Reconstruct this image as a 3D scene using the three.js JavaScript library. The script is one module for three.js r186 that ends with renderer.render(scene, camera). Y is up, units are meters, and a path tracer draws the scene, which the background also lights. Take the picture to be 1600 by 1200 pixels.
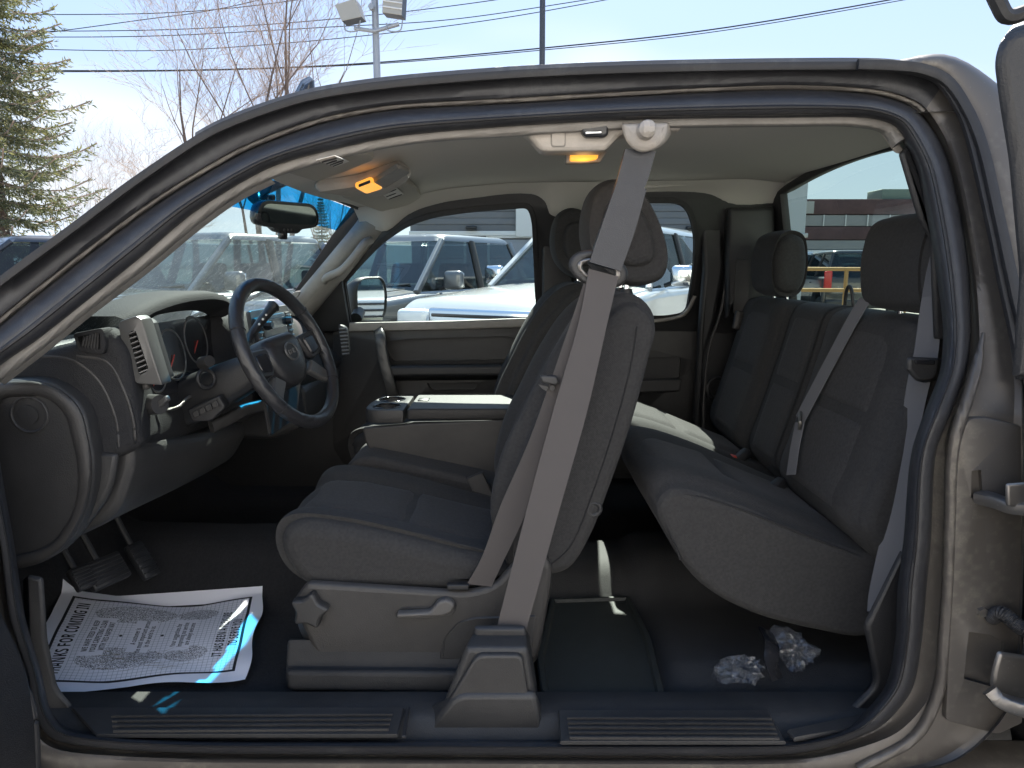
import * as THREE from 'three';
import { mergeGeometries, toCreasedNormals } from 'three/addons/utils/BufferGeometryUtils.js';
import { RoundedBoxGeometry } from 'three/addons/geometries/RoundedBoxGeometry.js';

// ---------------------------------------------------------------- camera, sky, sun, exposure
const scene = new THREE.Scene();
const FPX = 1110, PITCH = Math.atan(185 / FPX), CAM = new THREE.Vector3(0, 1.52, 2.10);
const camera = new THREE.PerspectiveCamera(2 * Math.atan(600 / FPX) * 180 / Math.PI, 4 / 3, 0.05, 2000);
camera.position.copy(CAM);
camera.rotation.set(-PITCH, 0, 0);
scene.add(camera);

const SUN = new THREE.Vector3(0.05, 0.765, -0.645).normalize();
const sun = new THREE.DirectionalLight(new THREE.Color(1.0, 0.95, 0.87), 5.0);
sun.position.copy(SUN).multiplyScalar(40);
sun.castShadow = true; sun.shadow.mapSize.set(4096, 4096);
Object.assign(sun.shadow.camera, { left: -20, right: 20, top: 20, bottom: -20, near: 1, far: 100 });
sun.name = 'sun'; scene.add(sun); scene.add(sun.target);

const renderer = new THREE.WebGLRenderer({ antialias: true });
renderer.toneMapping = THREE.LinearToneMapping;
renderer.toneMappingExposure = 3.5;
renderer.shadowMap.enabled = true; renderer.shadowMap.type = THREE.PCFSoftShadowMap;

// ---------------------------------------------------------------- helpers
let seed = 12345;
const rnd = () => { seed = (seed * 1664525 + 1013904223) >>> 0; return seed / 4294967296; };
const rr = (a, b) => a + (b - a) * rnd();
const V = (x, y, z) => new THREE.Vector3(x, y, z);
const lerp = (a, b, t) => a + (b - a) * t;
const cl = (x, a = 0, b = 1) => Math.min(b, Math.max(a, x));
const sst = (a, b, x) => { const t = cl((x - a) / (b - a)); return t * t * (3 - 2 * t); };
const CP = Math.cos(PITCH), SP = Math.sin(PITCH);
function ray(px, py) { const dx = (px - 800) / FPX, dy = (600 - py) / FPX; return V(dx, dy * CP - SP, -CP - dy * SP); }
const along = (d, t) => d.multiplyScalar(t).add(CAM);
const P = (px, py, z) => { const d = ray(px, py); return along(d, (z - CAM.z) / d.z); };     // pixel -> point on a plane across the truck
const PY = (px, py, y) => { const d = ray(px, py); return along(d, (y - CAM.y) / d.y); };
const PX = (px, py, x) => { const d = ray(px, py); return along(d, (x - CAM.x) / d.x); };
const zs = y => y < 1.25 ? 0.82 : lerp(0.82, 0.64, Math.min(1.15, (y - 1.25) / 0.55));      // half width of the cab at a height
function S(px, py, off = 0) { let z = 0.75, p; for (let i = 0; i < 12; i++) { p = P(px, py, z); z = zs(p.y) + off; } return P(px, py, z); }
function FS(px, py, off = 0) { let z = -0.75, p; for (let i = 0; i < 12; i++) { p = P(px, py, z); z = -zs(p.y) + off; } return P(px, py, z); }

function tileNoise(n, cells, sd) {            // tileable value noise, n x n
  const g = []; let s = sd >>> 0; const r = () => { s = (s * 1664525 + 1013904223) >>> 0; return s / 4294967296; };
  for (let i = 0; i < cells * cells; i++) g.push(r());
  const out = new Float32Array(n * n);
  for (let y = 0; y < n; y++) for (let x = 0; x < n; x++) {
    const fx = x / n * cells, fy = y / n * cells, x0 = Math.floor(fx), y0 = Math.floor(fy);
    let u = fx - x0, v = fy - y0; u = u * u * (3 - 2 * u); v = v * v * (3 - 2 * v);
    const G = (a, b) => g[(b % cells) * cells + a % cells];
    out[y * n + x] = lerp(lerp(G(x0, y0), G(x0 + 1, y0), u), lerp(G(x0, y0 + 1), G(x0 + 1, y0 + 1), u), v);
  }
  return out;
}
function tex(n, fn, srgb, size = 1) {          // fn(x, y) -> value or [r, g, b] in 0..1
  const d = new Uint8Array(n * n * 4);
  for (let y = 0; y < n; y++) for (let x = 0; x < n; x++) {
    const c = fn(x, y), k = (y * n + x) * 4, a = Array.isArray(c) ? c : [c, c, c];
    for (let i = 0; i < 3; i++) d[k + i] = cl(a[i]) * 255; d[k + 3] = 255;
  }
  const t = new THREE.DataTexture(d, n, n); t.wrapS = t.wrapT = THREE.RepeatWrapping;
  t.magFilter = THREE.LinearFilter; t.minFilter = THREE.LinearMipmapLinearFilter; t.generateMipmaps = true;
  if (srgb) t.colorSpace = THREE.SRGBColorSpace;
  t.repeat.set(1 / size, 1 / size); t.needsUpdate = true; return t;
}
const N8 = tileNoise(256, 8, 1), N32 = tileNoise(256, 32, 2), N96 = tileNoise(256, 96, 3), N128 = tileNoise(256, 128, 4), N4 = tileNoise(256, 4, 5);
const grainT = tex(256, (x, y) => 0.5 * N96[y * 256 + x] + 0.5 * N128[y * 256 + x], false, 0.12);
const weaveT = tex(256, (x, y) => 0.35 * (((x >> 2) + (y >> 2)) & 1) + 0.25 * N128[y * 256 + x] + 0.3 * N32[y * 256 + x], false, 0.16);
const webT = tex(128, (x, y) => 0.5 + 0.5 * Math.sin((x + (y >> 1) % 8) * Math.PI / 4) * 0.6 + 0.08 * (rnd() - 0.5), false, 0.03);
const pileT = tex(256, (x, y) => 0.6 * N128[y * 256 + x] + 0.4 * rnd(), false, 0.10);
const blotT = (lo, size, sd = 0) => tex(256, (x, y) => lo + (1 - lo) * cl(0.45 * N4[y * 256 + x] + 0.3 * N8[((y + sd) & 255) * 256 + x] + 0.25 * N32[y * 256 + x] + 0.12 * (N128[y * 256 + x] - 0.5)), true, size);
const blotA = blotT(0.80, 0.5), blotB = blotT(0.72, 0.9, 60), speckT = tex(256, (x, y) => { const k = y * 256 + x; return 0.80 + 0.14 * N32[k] + 0.06 * N128[k]; }, true, 0.14);
// dust and scuffs that lie on the door jamb: real specks and smears with their own grain
const dustT = tex(512, (x, y) => { const k = (y & 255) * 256 + (x & 255), k2 = ((y >> 1) & 255) * 256 + ((x >> 1) & 255); const m = cl((N8[k2] * 0.6 + N32[k] * 0.4 - 0.52) * 4) * (0.35 + 0.65 * N128[k]); const s = rnd() < 0.0016 ? 1 : 0; return [0.80 + 0.2 * m + 0.2 * s, 0.79 + 0.2 * m + 0.2 * s, 0.78 + 0.17 * m + 0.2 * s]; }, true, 0.7);

function M(r, g, b, rough, o = {}) {
  const { bump, bs = 0.0004, map, phys, ...rest } = o;
  const m = new (phys ? THREE.MeshPhysicalMaterial : THREE.MeshStandardMaterial)({ roughness: rough, metalness: 0, ...rest });
  m.color.setRGB(r, g, b);
  if (bump) { m.bumpMap = bump; m.bumpScale = bs; }
  if (map) m.map = map;
  return m;
}
const mat = {
  paint: M(0.165, 0.153, 0.142, 0.52, { phys: true, metalness: 0.40, clearcoat: 0.2, clearcoatRoughness: 0.35, map: dustT }),
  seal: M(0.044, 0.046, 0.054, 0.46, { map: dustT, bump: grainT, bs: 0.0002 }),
  rubber: M(0.030, 0.030, 0.033, 0.6, { map: dustT }),
  plas: M(0.042, 0.041, 0.041, 0.50, { bump: grainT, bs: 0.0005, map: blotA }),
  plasD: M(0.026, 0.026, 0.028, 0.48, { bump: grainT, bs: 0.0005, map: blotA }),
  plasT: M(0.048, 0.0455, 0.044, 0.52, { bump: grainT, bs: 0.0005, map: blotA }),
  dash: M(0.028, 0.028, 0.030, 0.78, { phys: true, specularIntensity: 0.5, bump: grainT, bs: 0.0012, map: blotA }),
  gloss: M(0.018, 0.018, 0.020, 0.16),
  leather: M(0.022, 0.022, 0.024, 0.32, { bump: grainT, bs: 0.0004 }),
  silver: M(0.095, 0.094, 0.092, 0.40, { metalness: 0.35, bump: grainT, bs: 0.0001 }),
  chrome: M(0.75, 0.75, 0.77, 0.12, { metalness: 1 }),
  steel: M(0.36, 0.35, 0.34, 0.42, { metalness: 0.85, map: dustT }),
  cloth: M(0.051, 0.049, 0.049, 0.92, { phys: true, sheen: 0.35, sheenRoughness: 0.6, sheenColor: new THREE.Color(0.3, 0.3, 0.32), bump: weaveT, bs: 0.0008, map: speckT }),
  clothD: M(0.037, 0.036, 0.036, 0.92, { phys: true, sheen: 0.25, sheenRoughness: 0.6, sheenColor: new THREE.Color(0.25, 0.25, 0.27), bump: weaveT, bs: 0.0006, map: speckT }),
  seam: M(0.016, 0.016, 0.017, 0.9),
  web: M(0.074, 0.066, 0.064, 0.75, { bump: webT, bs: 0.00025 }),
  webBlue: M(0.115, 0.115, 0.123, 0.75, { bump: webT, bs: 0.00025 }),
  carpet: M(0.030, 0.030, 0.034, 1.0, { bump: pileT, bs: 0.004, map: speckT }),
  vinyl: M(0.036, 0.0355, 0.036, 0.72, { bump: grainT, bs: 0.0006, map: blotB }),
  matG: M(0.030, 0.034, 0.031, 0.62, { bump: grainT, bs: 0.0006, map: blotB }),
  liner: M(0.55, 0.525, 0.48, 0.95, { bump: pileT, bs: 0.0002 }),
  beige: M(0.50, 0.45, 0.395, 0.55, { bump: grainT, bs: 0.0004, map: blotA }),
  greyTrim: M(0.30, 0.28, 0.255, 0.55, { bump: grainT, bs: 0.0004, map: blotA }),
  visor: M(0.40, 0.37, 0.32, 0.8, { bump: pileT, bs: 0.0004 }),
  label: M(0.62, 0.60, 0.55, 0.7),
  lever: M(0.095, 0.09, 0.085, 0.5, { bump: grainT, bs: 0.0003 }),
  sleeve: M(0.034, 0.036, 0.044, 0.42, { bump: grainT, bs: 0.0003, map: blotA }),
  red: M(0.45, 0.05, 0.03, 0.4),
  slat: M(0.13, 0.13, 0.13, 0.35),
  amber: M(0.85, 0.38, 0.06, 0.3, { emissive: new THREE.Color(1.0, 0.40, 0.05), emissiveIntensity: 0.32 }),
  mirror: M(0.86, 0.88, 0.88, 0.02, { metalness: 1 }),
  mirrorDim: M(0.30, 0.31, 0.31, 0.03, { metalness: 1 }),
  white: M(0.72, 0.72, 0.70, 0.5),
};
// plate in the plane across the truck with real openings; outlines in pixels at depth zo
const plate = (o, holes, z0, z1, bev, zo = z1) => { const f = q => rpoly(pxo(q, zo), 4).map(v => new THREE.Vector2(v[0], v[1])), sh = new THREE.Shape(f(o)); for (const h of holes) sh.holes.push(new THREE.Path(f(h))); const g = new THREE.ExtrudeGeometry(sh, { depth: z1 - z0 - 2 * bev, bevelEnabled: bev > 0, bevelSize: bev * 0.8, bevelOffset: -bev * 0.8, bevelThickness: bev, bevelSegments: 2 }); g.translate(0, 0, z0 + bev); return g; };
mat.paintOut = mat.paint;
const pane = (r, g, b, rough = 0.0, o = {}) => { const m = new THREE.MeshPhysicalMaterial({ roughness: rough, transmission: 1, thickness: 0, ior: 1.5, ...o }); m.color.setRGB(r, g, b); return m; };
mat.glass = pane(0.80, 0.90, 0.85);
mat.glassBack = pane(0.60, 0.70, 0.60);
// windscreen film: dried rain specks and wiper smears (roughness scatters the light that passes)
const filmT = tex(512, (x, y) => { const k = (y & 255) * 256 + (x & 255); const s = N128[k] > 0.74 ? 1 : 0; return [0, 0.17 + 0.34 * s * N8[k] + 0.10 * N32[k] * N4[k] + 0.2 * (rnd() < 0.012), 0]; }, false, 0.22);
mat.screen = pane(0.80, 0.92, 0.87, 0.78, { roughnessMap: filmT });
mat.band = pane(0.02, 0.36, 0.72, 0.05);
mat.glassFar = M(0.06, 0.08, 0.085, 0.05);

const used = {};
function numbered(name) { const n = used[name] = (used[name] ?? -1) + 1; return n ? name + '_' + String(n).padStart(3, '0') : name; }
function thing(name, label, category, group, kind) {
  const o = new THREE.Group(); o.name = numbered(name); o.userData = { label, category };
  if (group) o.userData.group = group; if (kind) o.userData.kind = kind;
  scene.add(o); return o;
}
function part(name, parent) { const o = new THREE.Group(); o.name = name; parent.add(o); return o; }
function boxUV(g) {
  const p = g.attributes.position, n = g.attributes.normal, uv = new Float32Array(p.count * 2);
  const a = V(), b = V(), c = V();
  for (let i = 0; i < p.count; i += 3) {
    a.fromBufferAttribute(p, i); b.fromBufferAttribute(p, i + 1); c.fromBufferAttribute(p, i + 2);
    b.sub(a); c.sub(a); b.cross(c);
    const x = Math.abs(b.x), y = Math.abs(b.y), z = Math.abs(b.z);
    for (let k = i; k < i + 3; k++) {
      const X = p.getX(k), Y = p.getY(k), Z = p.getZ(k);
      uv[k * 2] = x > y && x > z ? Z : X; uv[k * 2 + 1] = y > x && y > z ? Z : Y;
    }
  }
  g.setAttribute('uv', new THREE.BufferAttribute(uv, 2)); return g;
}
function fin(g, crease = 0.7) { g.deleteAttribute('normal'); if (g.attributes.uv) g.deleteAttribute('uv'); g = toCreasedNormals(g.index ? g : g, crease); return boxUV(g); }
function mesh(name, g, m, parent, crease = 0.7) {
  if (Array.isArray(g)) g = mergeGeometries(g.map(x => { x = x.index ? x.toNonIndexed() : x; for (const k of Object.keys(x.attributes)) if (k !== 'position') x.deleteAttribute(k); return x; }));
  const o = new THREE.Mesh(crease === null ? g : fin(g, crease), m); o.name = name; o.castShadow = o.receiveShadow = true;
  (parent || scene).add(o); return o;
}
function single(name, g, m, label, category, group, kind, crease) {      // a thing that is one mesh
  const o = mesh(numbered(name), g, m, null, crease); o.userData = { label, category };
  if (group) o.userData.group = group; if (kind) o.userData.kind = kind; return o;
}
function grid(rows, closedU = false, closedV = false) {                  // rows of points -> surface
  const nv = rows.length, nu = rows[0].length, pos = [], idx = [];
  for (const r of rows) for (const p of r) pos.push(p.x, p.y, p.z);
  for (let j = 0; j < nv - (closedV ? 0 : 1); j++) for (let i = 0; i < nu - (closedU ? 0 : 1); i++) {
    const a = j * nu + i, b = j * nu + (i + 1) % nu, c = ((j + 1) % nv) * nu + i, d = ((j + 1) % nv) * nu + (i + 1) % nu;
    idx.push(a, b, d, a, d, c);
  }
  const g = new THREE.BufferGeometry(); g.setAttribute('position', new THREE.Float32BufferAttribute(pos, 3)); g.setIndex(idx); return g;
}
const perim = r => { let l = 0; for (let i = 0; i < r.length; i++) l += r[i].distanceTo(r[(i + 1) % r.length]); return l; };
function solid(rings, refs) {                                              // closed rings -> capped body
  const g = grid(rings, true), idx = [...g.index.array], n = rings[0].length;
  if (!refs) { let b = rings[0], m = 0; for (const r of rings) { const l = perim(r); if (l > m) { m = l; b = r; } } refs = rings.length > 3 ? [b, b] : [rings[0], rings[rings.length - 1]]; }
  for (const e of [0, rings.length - 1]) {
    const r = refs[e ? 1 : 0], c = V(), nn = V(); for (const p of r) c.add(p); c.divideScalar(n);
    for (let i = 0; i < n; i++) { const a = r[i].clone().sub(c), b = r[(i + 1) % n].clone().sub(c); nn.add(a.cross(b)); }
    nn.normalize(); const u = Math.abs(nn.y) < 0.9 ? V(0, 1, 0).cross(nn).normalize() : V(1, 0, 0).cross(nn).normalize(), v = nn.clone().cross(u);
    const pts = r.map(p => { const d = p.clone().sub(c); return new THREE.Vector2(d.dot(u), d.dot(v)); });
    for (const t of THREE.ShapeUtils.triangulateShape(pts, [])) idx.push(...(e ? [t[2], t[1], t[0]] : t).map(k => e * n + k));
  }
  g.setIndex(idx); return g;
}
function rpoly(pts, n = 5) {                                               // [[x, y, r], ...] -> rounded outline
  const out = [], m = pts.length;
  for (let i = 0; i < m; i++) {
    const p = pts[i], a = pts[(i + m - 1) % m], b = pts[(i + 1) % m];
    const la = Math.hypot(a[0] - p[0], a[1] - p[1]), lb = Math.hypot(b[0] - p[0], b[1] - p[1]);
    const r = Math.min(p[2] || 0.0005, la * 0.48, lb * 0.48);
    const A = [p[0] + (a[0] - p[0]) / la * r, p[1] + (a[1] - p[1]) / la * r], B = [p[0] + (b[0] - p[0]) / lb * r, p[1] + (b[1] - p[1]) / lb * r];
    for (let k = 0; k <= n; k++) { const t = k / n, s = 1 - t; out.push([s * s * A[0] + 2 * s * t * p[0] + t * t * B[0], s * s * A[1] + 2 * s * t * p[1] + t * t * B[1]]); }
  }
  return out;
}
const pxo = (o, z) => o.map(([x, y, r]) => { const p = P(x, y, z), q = P(x + 1, y, z); return [p.x, p.y, (r || 0) * (q.x - p.x)]; });
function smoothO(pts, n = 6) { return new THREE.CatmullRomCurve3(pts.map(p => V(p[0], p[1], 0)), true, 'centripetal').getPoints(pts.length * n).slice(0, -1).map(p => [p.x, p.y]); }
function inset(ring, d) {                                                  // move a 2D ring inwards; corners tighter than d collapse to a point
  const n = ring.length; if (!d) return ring.map(p => [...p]); let area = 0; for (let i = 0; i < n; i++) { const a = ring[i], b = ring[(i + 1) % n]; area += a[0] * b[1] - b[0] * a[1]; }
  const s = area > 0 ? 1 : -1;
  const out = ring.map((p, i) => {
    let k = 1, a, b; do { a = ring[(i + n - k) % n]; b = ring[(i + k) % n]; k++; } while (Math.hypot(b[0] - a[0], b[1] - a[1]) < 1e-5 && k < 9);
    const l = Math.hypot(b[0] - a[0], b[1] - a[1]) || 1; return [p[0] - s * (b[1] - a[1]) / l * d, p[1] + s * (b[0] - a[0]) / l * d];
  });
  for (let it = 0; it < 6; it++) {
    const rev = i => { const j = (i + 1) % n; const ox = ring[j][0] - ring[i][0], oy = ring[j][1] - ring[i][1], nx = out[j][0] - out[i][0], ny = out[j][1] - out[i][1]; return ox * nx + oy * ny < 0; };
    const f = out.map((_, i) => rev(i)); if (!f.some(x => x) || f.every(x => x)) break;
    let i0 = f.findIndex((x, i) => x && !f[(i + n - 1) % n]); if (i0 < 0) break;
    for (let c = 0; c < n; c++) {
      const i = (i0 + c) % n; if (!f[i] || f[(i + n - 1) % n]) continue;
      let m = 0; while (f[(i + m) % n] && m < n) m++;
      let lo = i, hi = (i + m) % n, cx = 0, cy = 0; for (let k = 0; k <= m; k++) { cx += out[(i + k) % n][0]; cy += out[(i + k) % n][1]; } cx /= m + 1; cy /= m + 1;
      for (let k = 0; k <= m; k++) out[(i + k) % n] = [cx, cy];
    }
  }
  return out;
}
// keys: [{ z, o: pixels with corner radius in pixels | w: metres }] ; body spanning z with rounded ends
function loft(keys, { bevel = 0.01, sub = 4, smooth = false, n = 5, bm = 4 } = {}) {
  const R = keys.map(k => { const w = k.w || pxo(k.o, k.z); return { z: k.z, r: smooth ? smoothO(w, n) : rpoly(w, n) }; });
  const rings = [], push = (r, z) => rings.push(r.map(p => V(p[0], p[1], z)));
  const dir = Math.sign(R[R.length - 1].z - R[0].z), K = R.length, at = (i, j) => R[cl(i, 0, K - 1)].r[j];
  for (let i = 0; i < bm; i++) { const th = i / bm * Math.PI / 2; push(inset(R[0].r, bevel * (1 - Math.sin(th))), R[0].z + dir * bevel * (1 - Math.cos(th))); }
  const z0 = R[0].z + dir * bevel, z1 = R[K - 1].z - dir * bevel;
  const zk = R.map((r, i) => i === 0 ? z0 : i === K - 1 ? z1 : r.z);
  for (let i = 0; i < K - 1; i++) for (let s = 0; s < sub; s++) {
    const t = s / sub;
    push(R[i].r.map((_, j) => [0, 1].map(c => { const a = at(i - 1, j)[c], b = at(i, j)[c], d = at(i + 1, j)[c], e = at(i + 2, j)[c]; return 0.5 * (2 * b + (d - a) * t + (2 * a - 5 * b + 4 * d - e) * t * t + (3 * b - a - 3 * d + e) * t * t * t); })), lerp(zk[i], zk[i + 1], t));
  }
  for (let i = 0; i <= bm; i++) { const th = i / bm * Math.PI / 2; push(inset(R[K - 1].r, bevel * (1 - Math.cos(th))), z1 + dir * bevel * Math.sin(th)); }
  return solid(rings, [R[0], R[K - 1]].map(k => k.r.map(p => V(p[0], p[1], k.z))));
}
const slab = (o, z0, z1, bevel = 0.004, zo = z1, opt = {}) => { const w = pxo(o, zo); return loft([{ z: z0, w }, { z: z1, w }], { bevel, sub: 1, bm: 3, ...opt }); };
function sweep(path, profile, up, { closed = false, scale } = {}) {        // path: points; profile: [[b, n]]; up: vector or function(i, p)
  const n = path.length, rings = [];
  for (let i = 0; i < n; i++) {
    const a = path[closed ? (i + n - 1) % n : Math.max(0, i - 1)], b = path[closed ? (i + 1) % n : Math.min(n - 1, i + 1)];
    const T = b.clone().sub(a).normalize(), U = (typeof up === 'function' ? up(i, path[i]) : up).clone();
    U.addScaledVector(T, -U.dot(T)).normalize(); const B = T.clone().cross(U), k = scale ? scale(i / (n - 1)) : 1;
    rings.push(profile.map(q => path[i].clone().addScaledVector(B, q[0] * k).addScaledVector(U, q[1] * k)));
  }
  return closed ? grid(rings, true, true) : solid(rings);
}
const crv = (pts, n, closed = false) => { const c = new THREE.CatmullRomCurve3(pts, closed, 'centripetal'); const r = c.getPoints(n); return closed ? r.slice(0, -1) : r; };
const circ = (r, n = 8, ry = r) => Array.from({ length: n }, (_, i) => [r * Math.cos(i / n * 2 * Math.PI), ry * Math.sin(i / n * 2 * Math.PI)]);
const rectP = (w, h, r = 0.001, n = 2) => rpoly([[-w / 2, -h / 2, r], [w / 2, -h / 2, r], [w / 2, h / 2, r], [-w / 2, h / 2, r]], n);
function tube(pts, r, n = 8, seg) { const p = pts.length > 2 ? crv(pts, seg || pts.length * 5) : pts; const d = p[1].clone().sub(p[0]).normalize(); return sweep(p, circ(r, n), Math.abs(d.y) < 0.8 ? V(0, 1, 0) : V(0, 0, 1)); }
function orient(g, pos, xAxis, yAxis) { const x = xAxis.clone().normalize(), y = yAxis.clone().addScaledVector(x, -yAxis.dot(x)).normalize(), z = x.clone().cross(y); g.applyMatrix4(new THREE.Matrix4().makeBasis(x, y, z).setPosition(pos)); return g; }
function rbox(w, h, d, r, pos, rot) { const g = new RoundedBoxGeometry(w, h, d, 2, Math.min(r, w / 2.01, h / 2.01, d / 2.01)); if (rot) g.applyMatrix4(new THREE.Matrix4().makeRotationFromEuler(new THREE.Euler(...rot))); if (pos) g.translate(pos.x, pos.y, pos.z); return g; }
function cyl(r0, r1, h, pos, axis = V(0, 1, 0), n = 24) { const g = new THREE.CylinderGeometry(r1, r0, h, n); g.applyQuaternion(new THREE.Quaternion().setFromUnitVectors(V(0, 1, 0), axis.clone().normalize())); g.translate(pos.x, pos.y, pos.z); return g; }
function torus(R, r, pos, axis, nr = 10, nt = 48) { const g = new THREE.TorusGeometry(R, r, nr, nt); g.applyQuaternion(new THREE.Quaternion().setFromUnitVectors(V(0, 0, 1), axis.clone().normalize())); g.translate(pos.x, pos.y, pos.z); return g; }
function poly(pts, th, bev = 0.002) {                                       // flat 3D polygon (nearly planar) thickened along its normal
  const n = V(), c = V(); for (const p of pts) c.add(p); c.divideScalar(pts.length);
  for (let i = 0; i < pts.length; i++) n.add(pts[i].clone().sub(c).cross(pts[(i + 1) % pts.length].clone().sub(c))); n.normalize();
  const off = k => pts.map(p => p.clone().addScaledVector(n, k)), ins = (k, d) => pts.map(p => p.clone().add(c.clone().sub(p).normalize().multiplyScalar(d)).addScaledVector(n, k));
  return solid([ins(-th / 2, bev), off(-th / 2 + bev), off(th / 2 - bev), ins(th / 2, bev)]);
}
// ---------------------------------------------------------------- sky
{
  const w = 1024, h = 512, d = new Float32Array(w * h * 4);
  const nz = (x, y, c, s) => { const k = v => ((v % 256) + 256) % 256; return s[(k(Math.floor(y * c)) * 256 + k(Math.floor(x * c)))]; };
  const bil = (x, y, s) => { const x0 = Math.floor(x), y0 = Math.floor(y), u = x - x0, v = y - y0, k = a => ((a % 256) + 256) % 256, G = (a, b) => s[k(b) * 256 + k(a)]; return lerp(lerp(G(x0, y0), G(x0 + 1, y0), u), lerp(G(x0, y0 + 1), G(x0 + 1, y0 + 1), u), v); };
  for (let j = 0; j < h; j++) for (let i = 0; i < w; i++) {
    const lat = ((j + 0.5) / h - 0.5) * Math.PI, lon = ((i + 0.5) / w - 0.5) * 2 * Math.PI;
    const y = Math.sin(lat), c = Math.cos(lat), x = c * Math.cos(lon), z = c * Math.sin(lon), k = (j * w + i) * 4;
    const e = Math.max(0, y), hz = Math.pow(1 - e, 3.2);
    let r = lerp(0.085, 0.27, hz), g = lerp(0.165, 0.315, hz), b = lerp(0.325, 0.37, hz);
    const a = Math.acos(cl(x * SUN.x + y * SUN.y + z * SUN.z, -1, 1)), glow = 0.20 * Math.exp(-a / 0.45) + 0.5 * Math.exp(-a / 0.11);
    r += glow; g += glow * 0.97; b += glow * 0.9;
    // thin cloud
    const q = 1 / (e + 0.12), cx = x * q * 22, cz = z * q * 22;
    let n = 0.5 * bil(cx * 0.5 + 40, cz * 0.9, N8) + 0.3 * bil(cx * 1.7, cz * 2.6 + 90, N8) + 0.2 * bil(cx * 5, cz * 7, N8);
    const cloud = sst(0.42, 0.74, n) * 0.72 * sst(0.0, 0.08, e);
    r = lerp(r, 0.32 + glow * 0.5, cloud); g = lerp(g, 0.335 + glow * 0.5, cloud); b = lerp(b, 0.355 + glow * 0.45, cloud);
    if (y < 0) { const t = sst(0, -0.12, y); r = lerp(r, 0.14, t); g = lerp(g, 0.135, t); b = lerp(b, 0.125, t); }
    d[k] = r; d[k + 1] = g; d[k + 2] = b; d[k + 3] = 1;
  }
  const t = new THREE.DataTexture(d, w, h, THREE.RGBAFormat, THREE.FloatType); t.mapping = THREE.EquirectangularReflectionMapping;
  t.magFilter = THREE.LinearFilter; t.minFilter = THREE.LinearFilter; t.needsUpdate = true;
  scene.background = t; scene.environment = t; scene.environmentIntensity = 1; scene.backgroundIntensity = 1;
}
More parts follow.
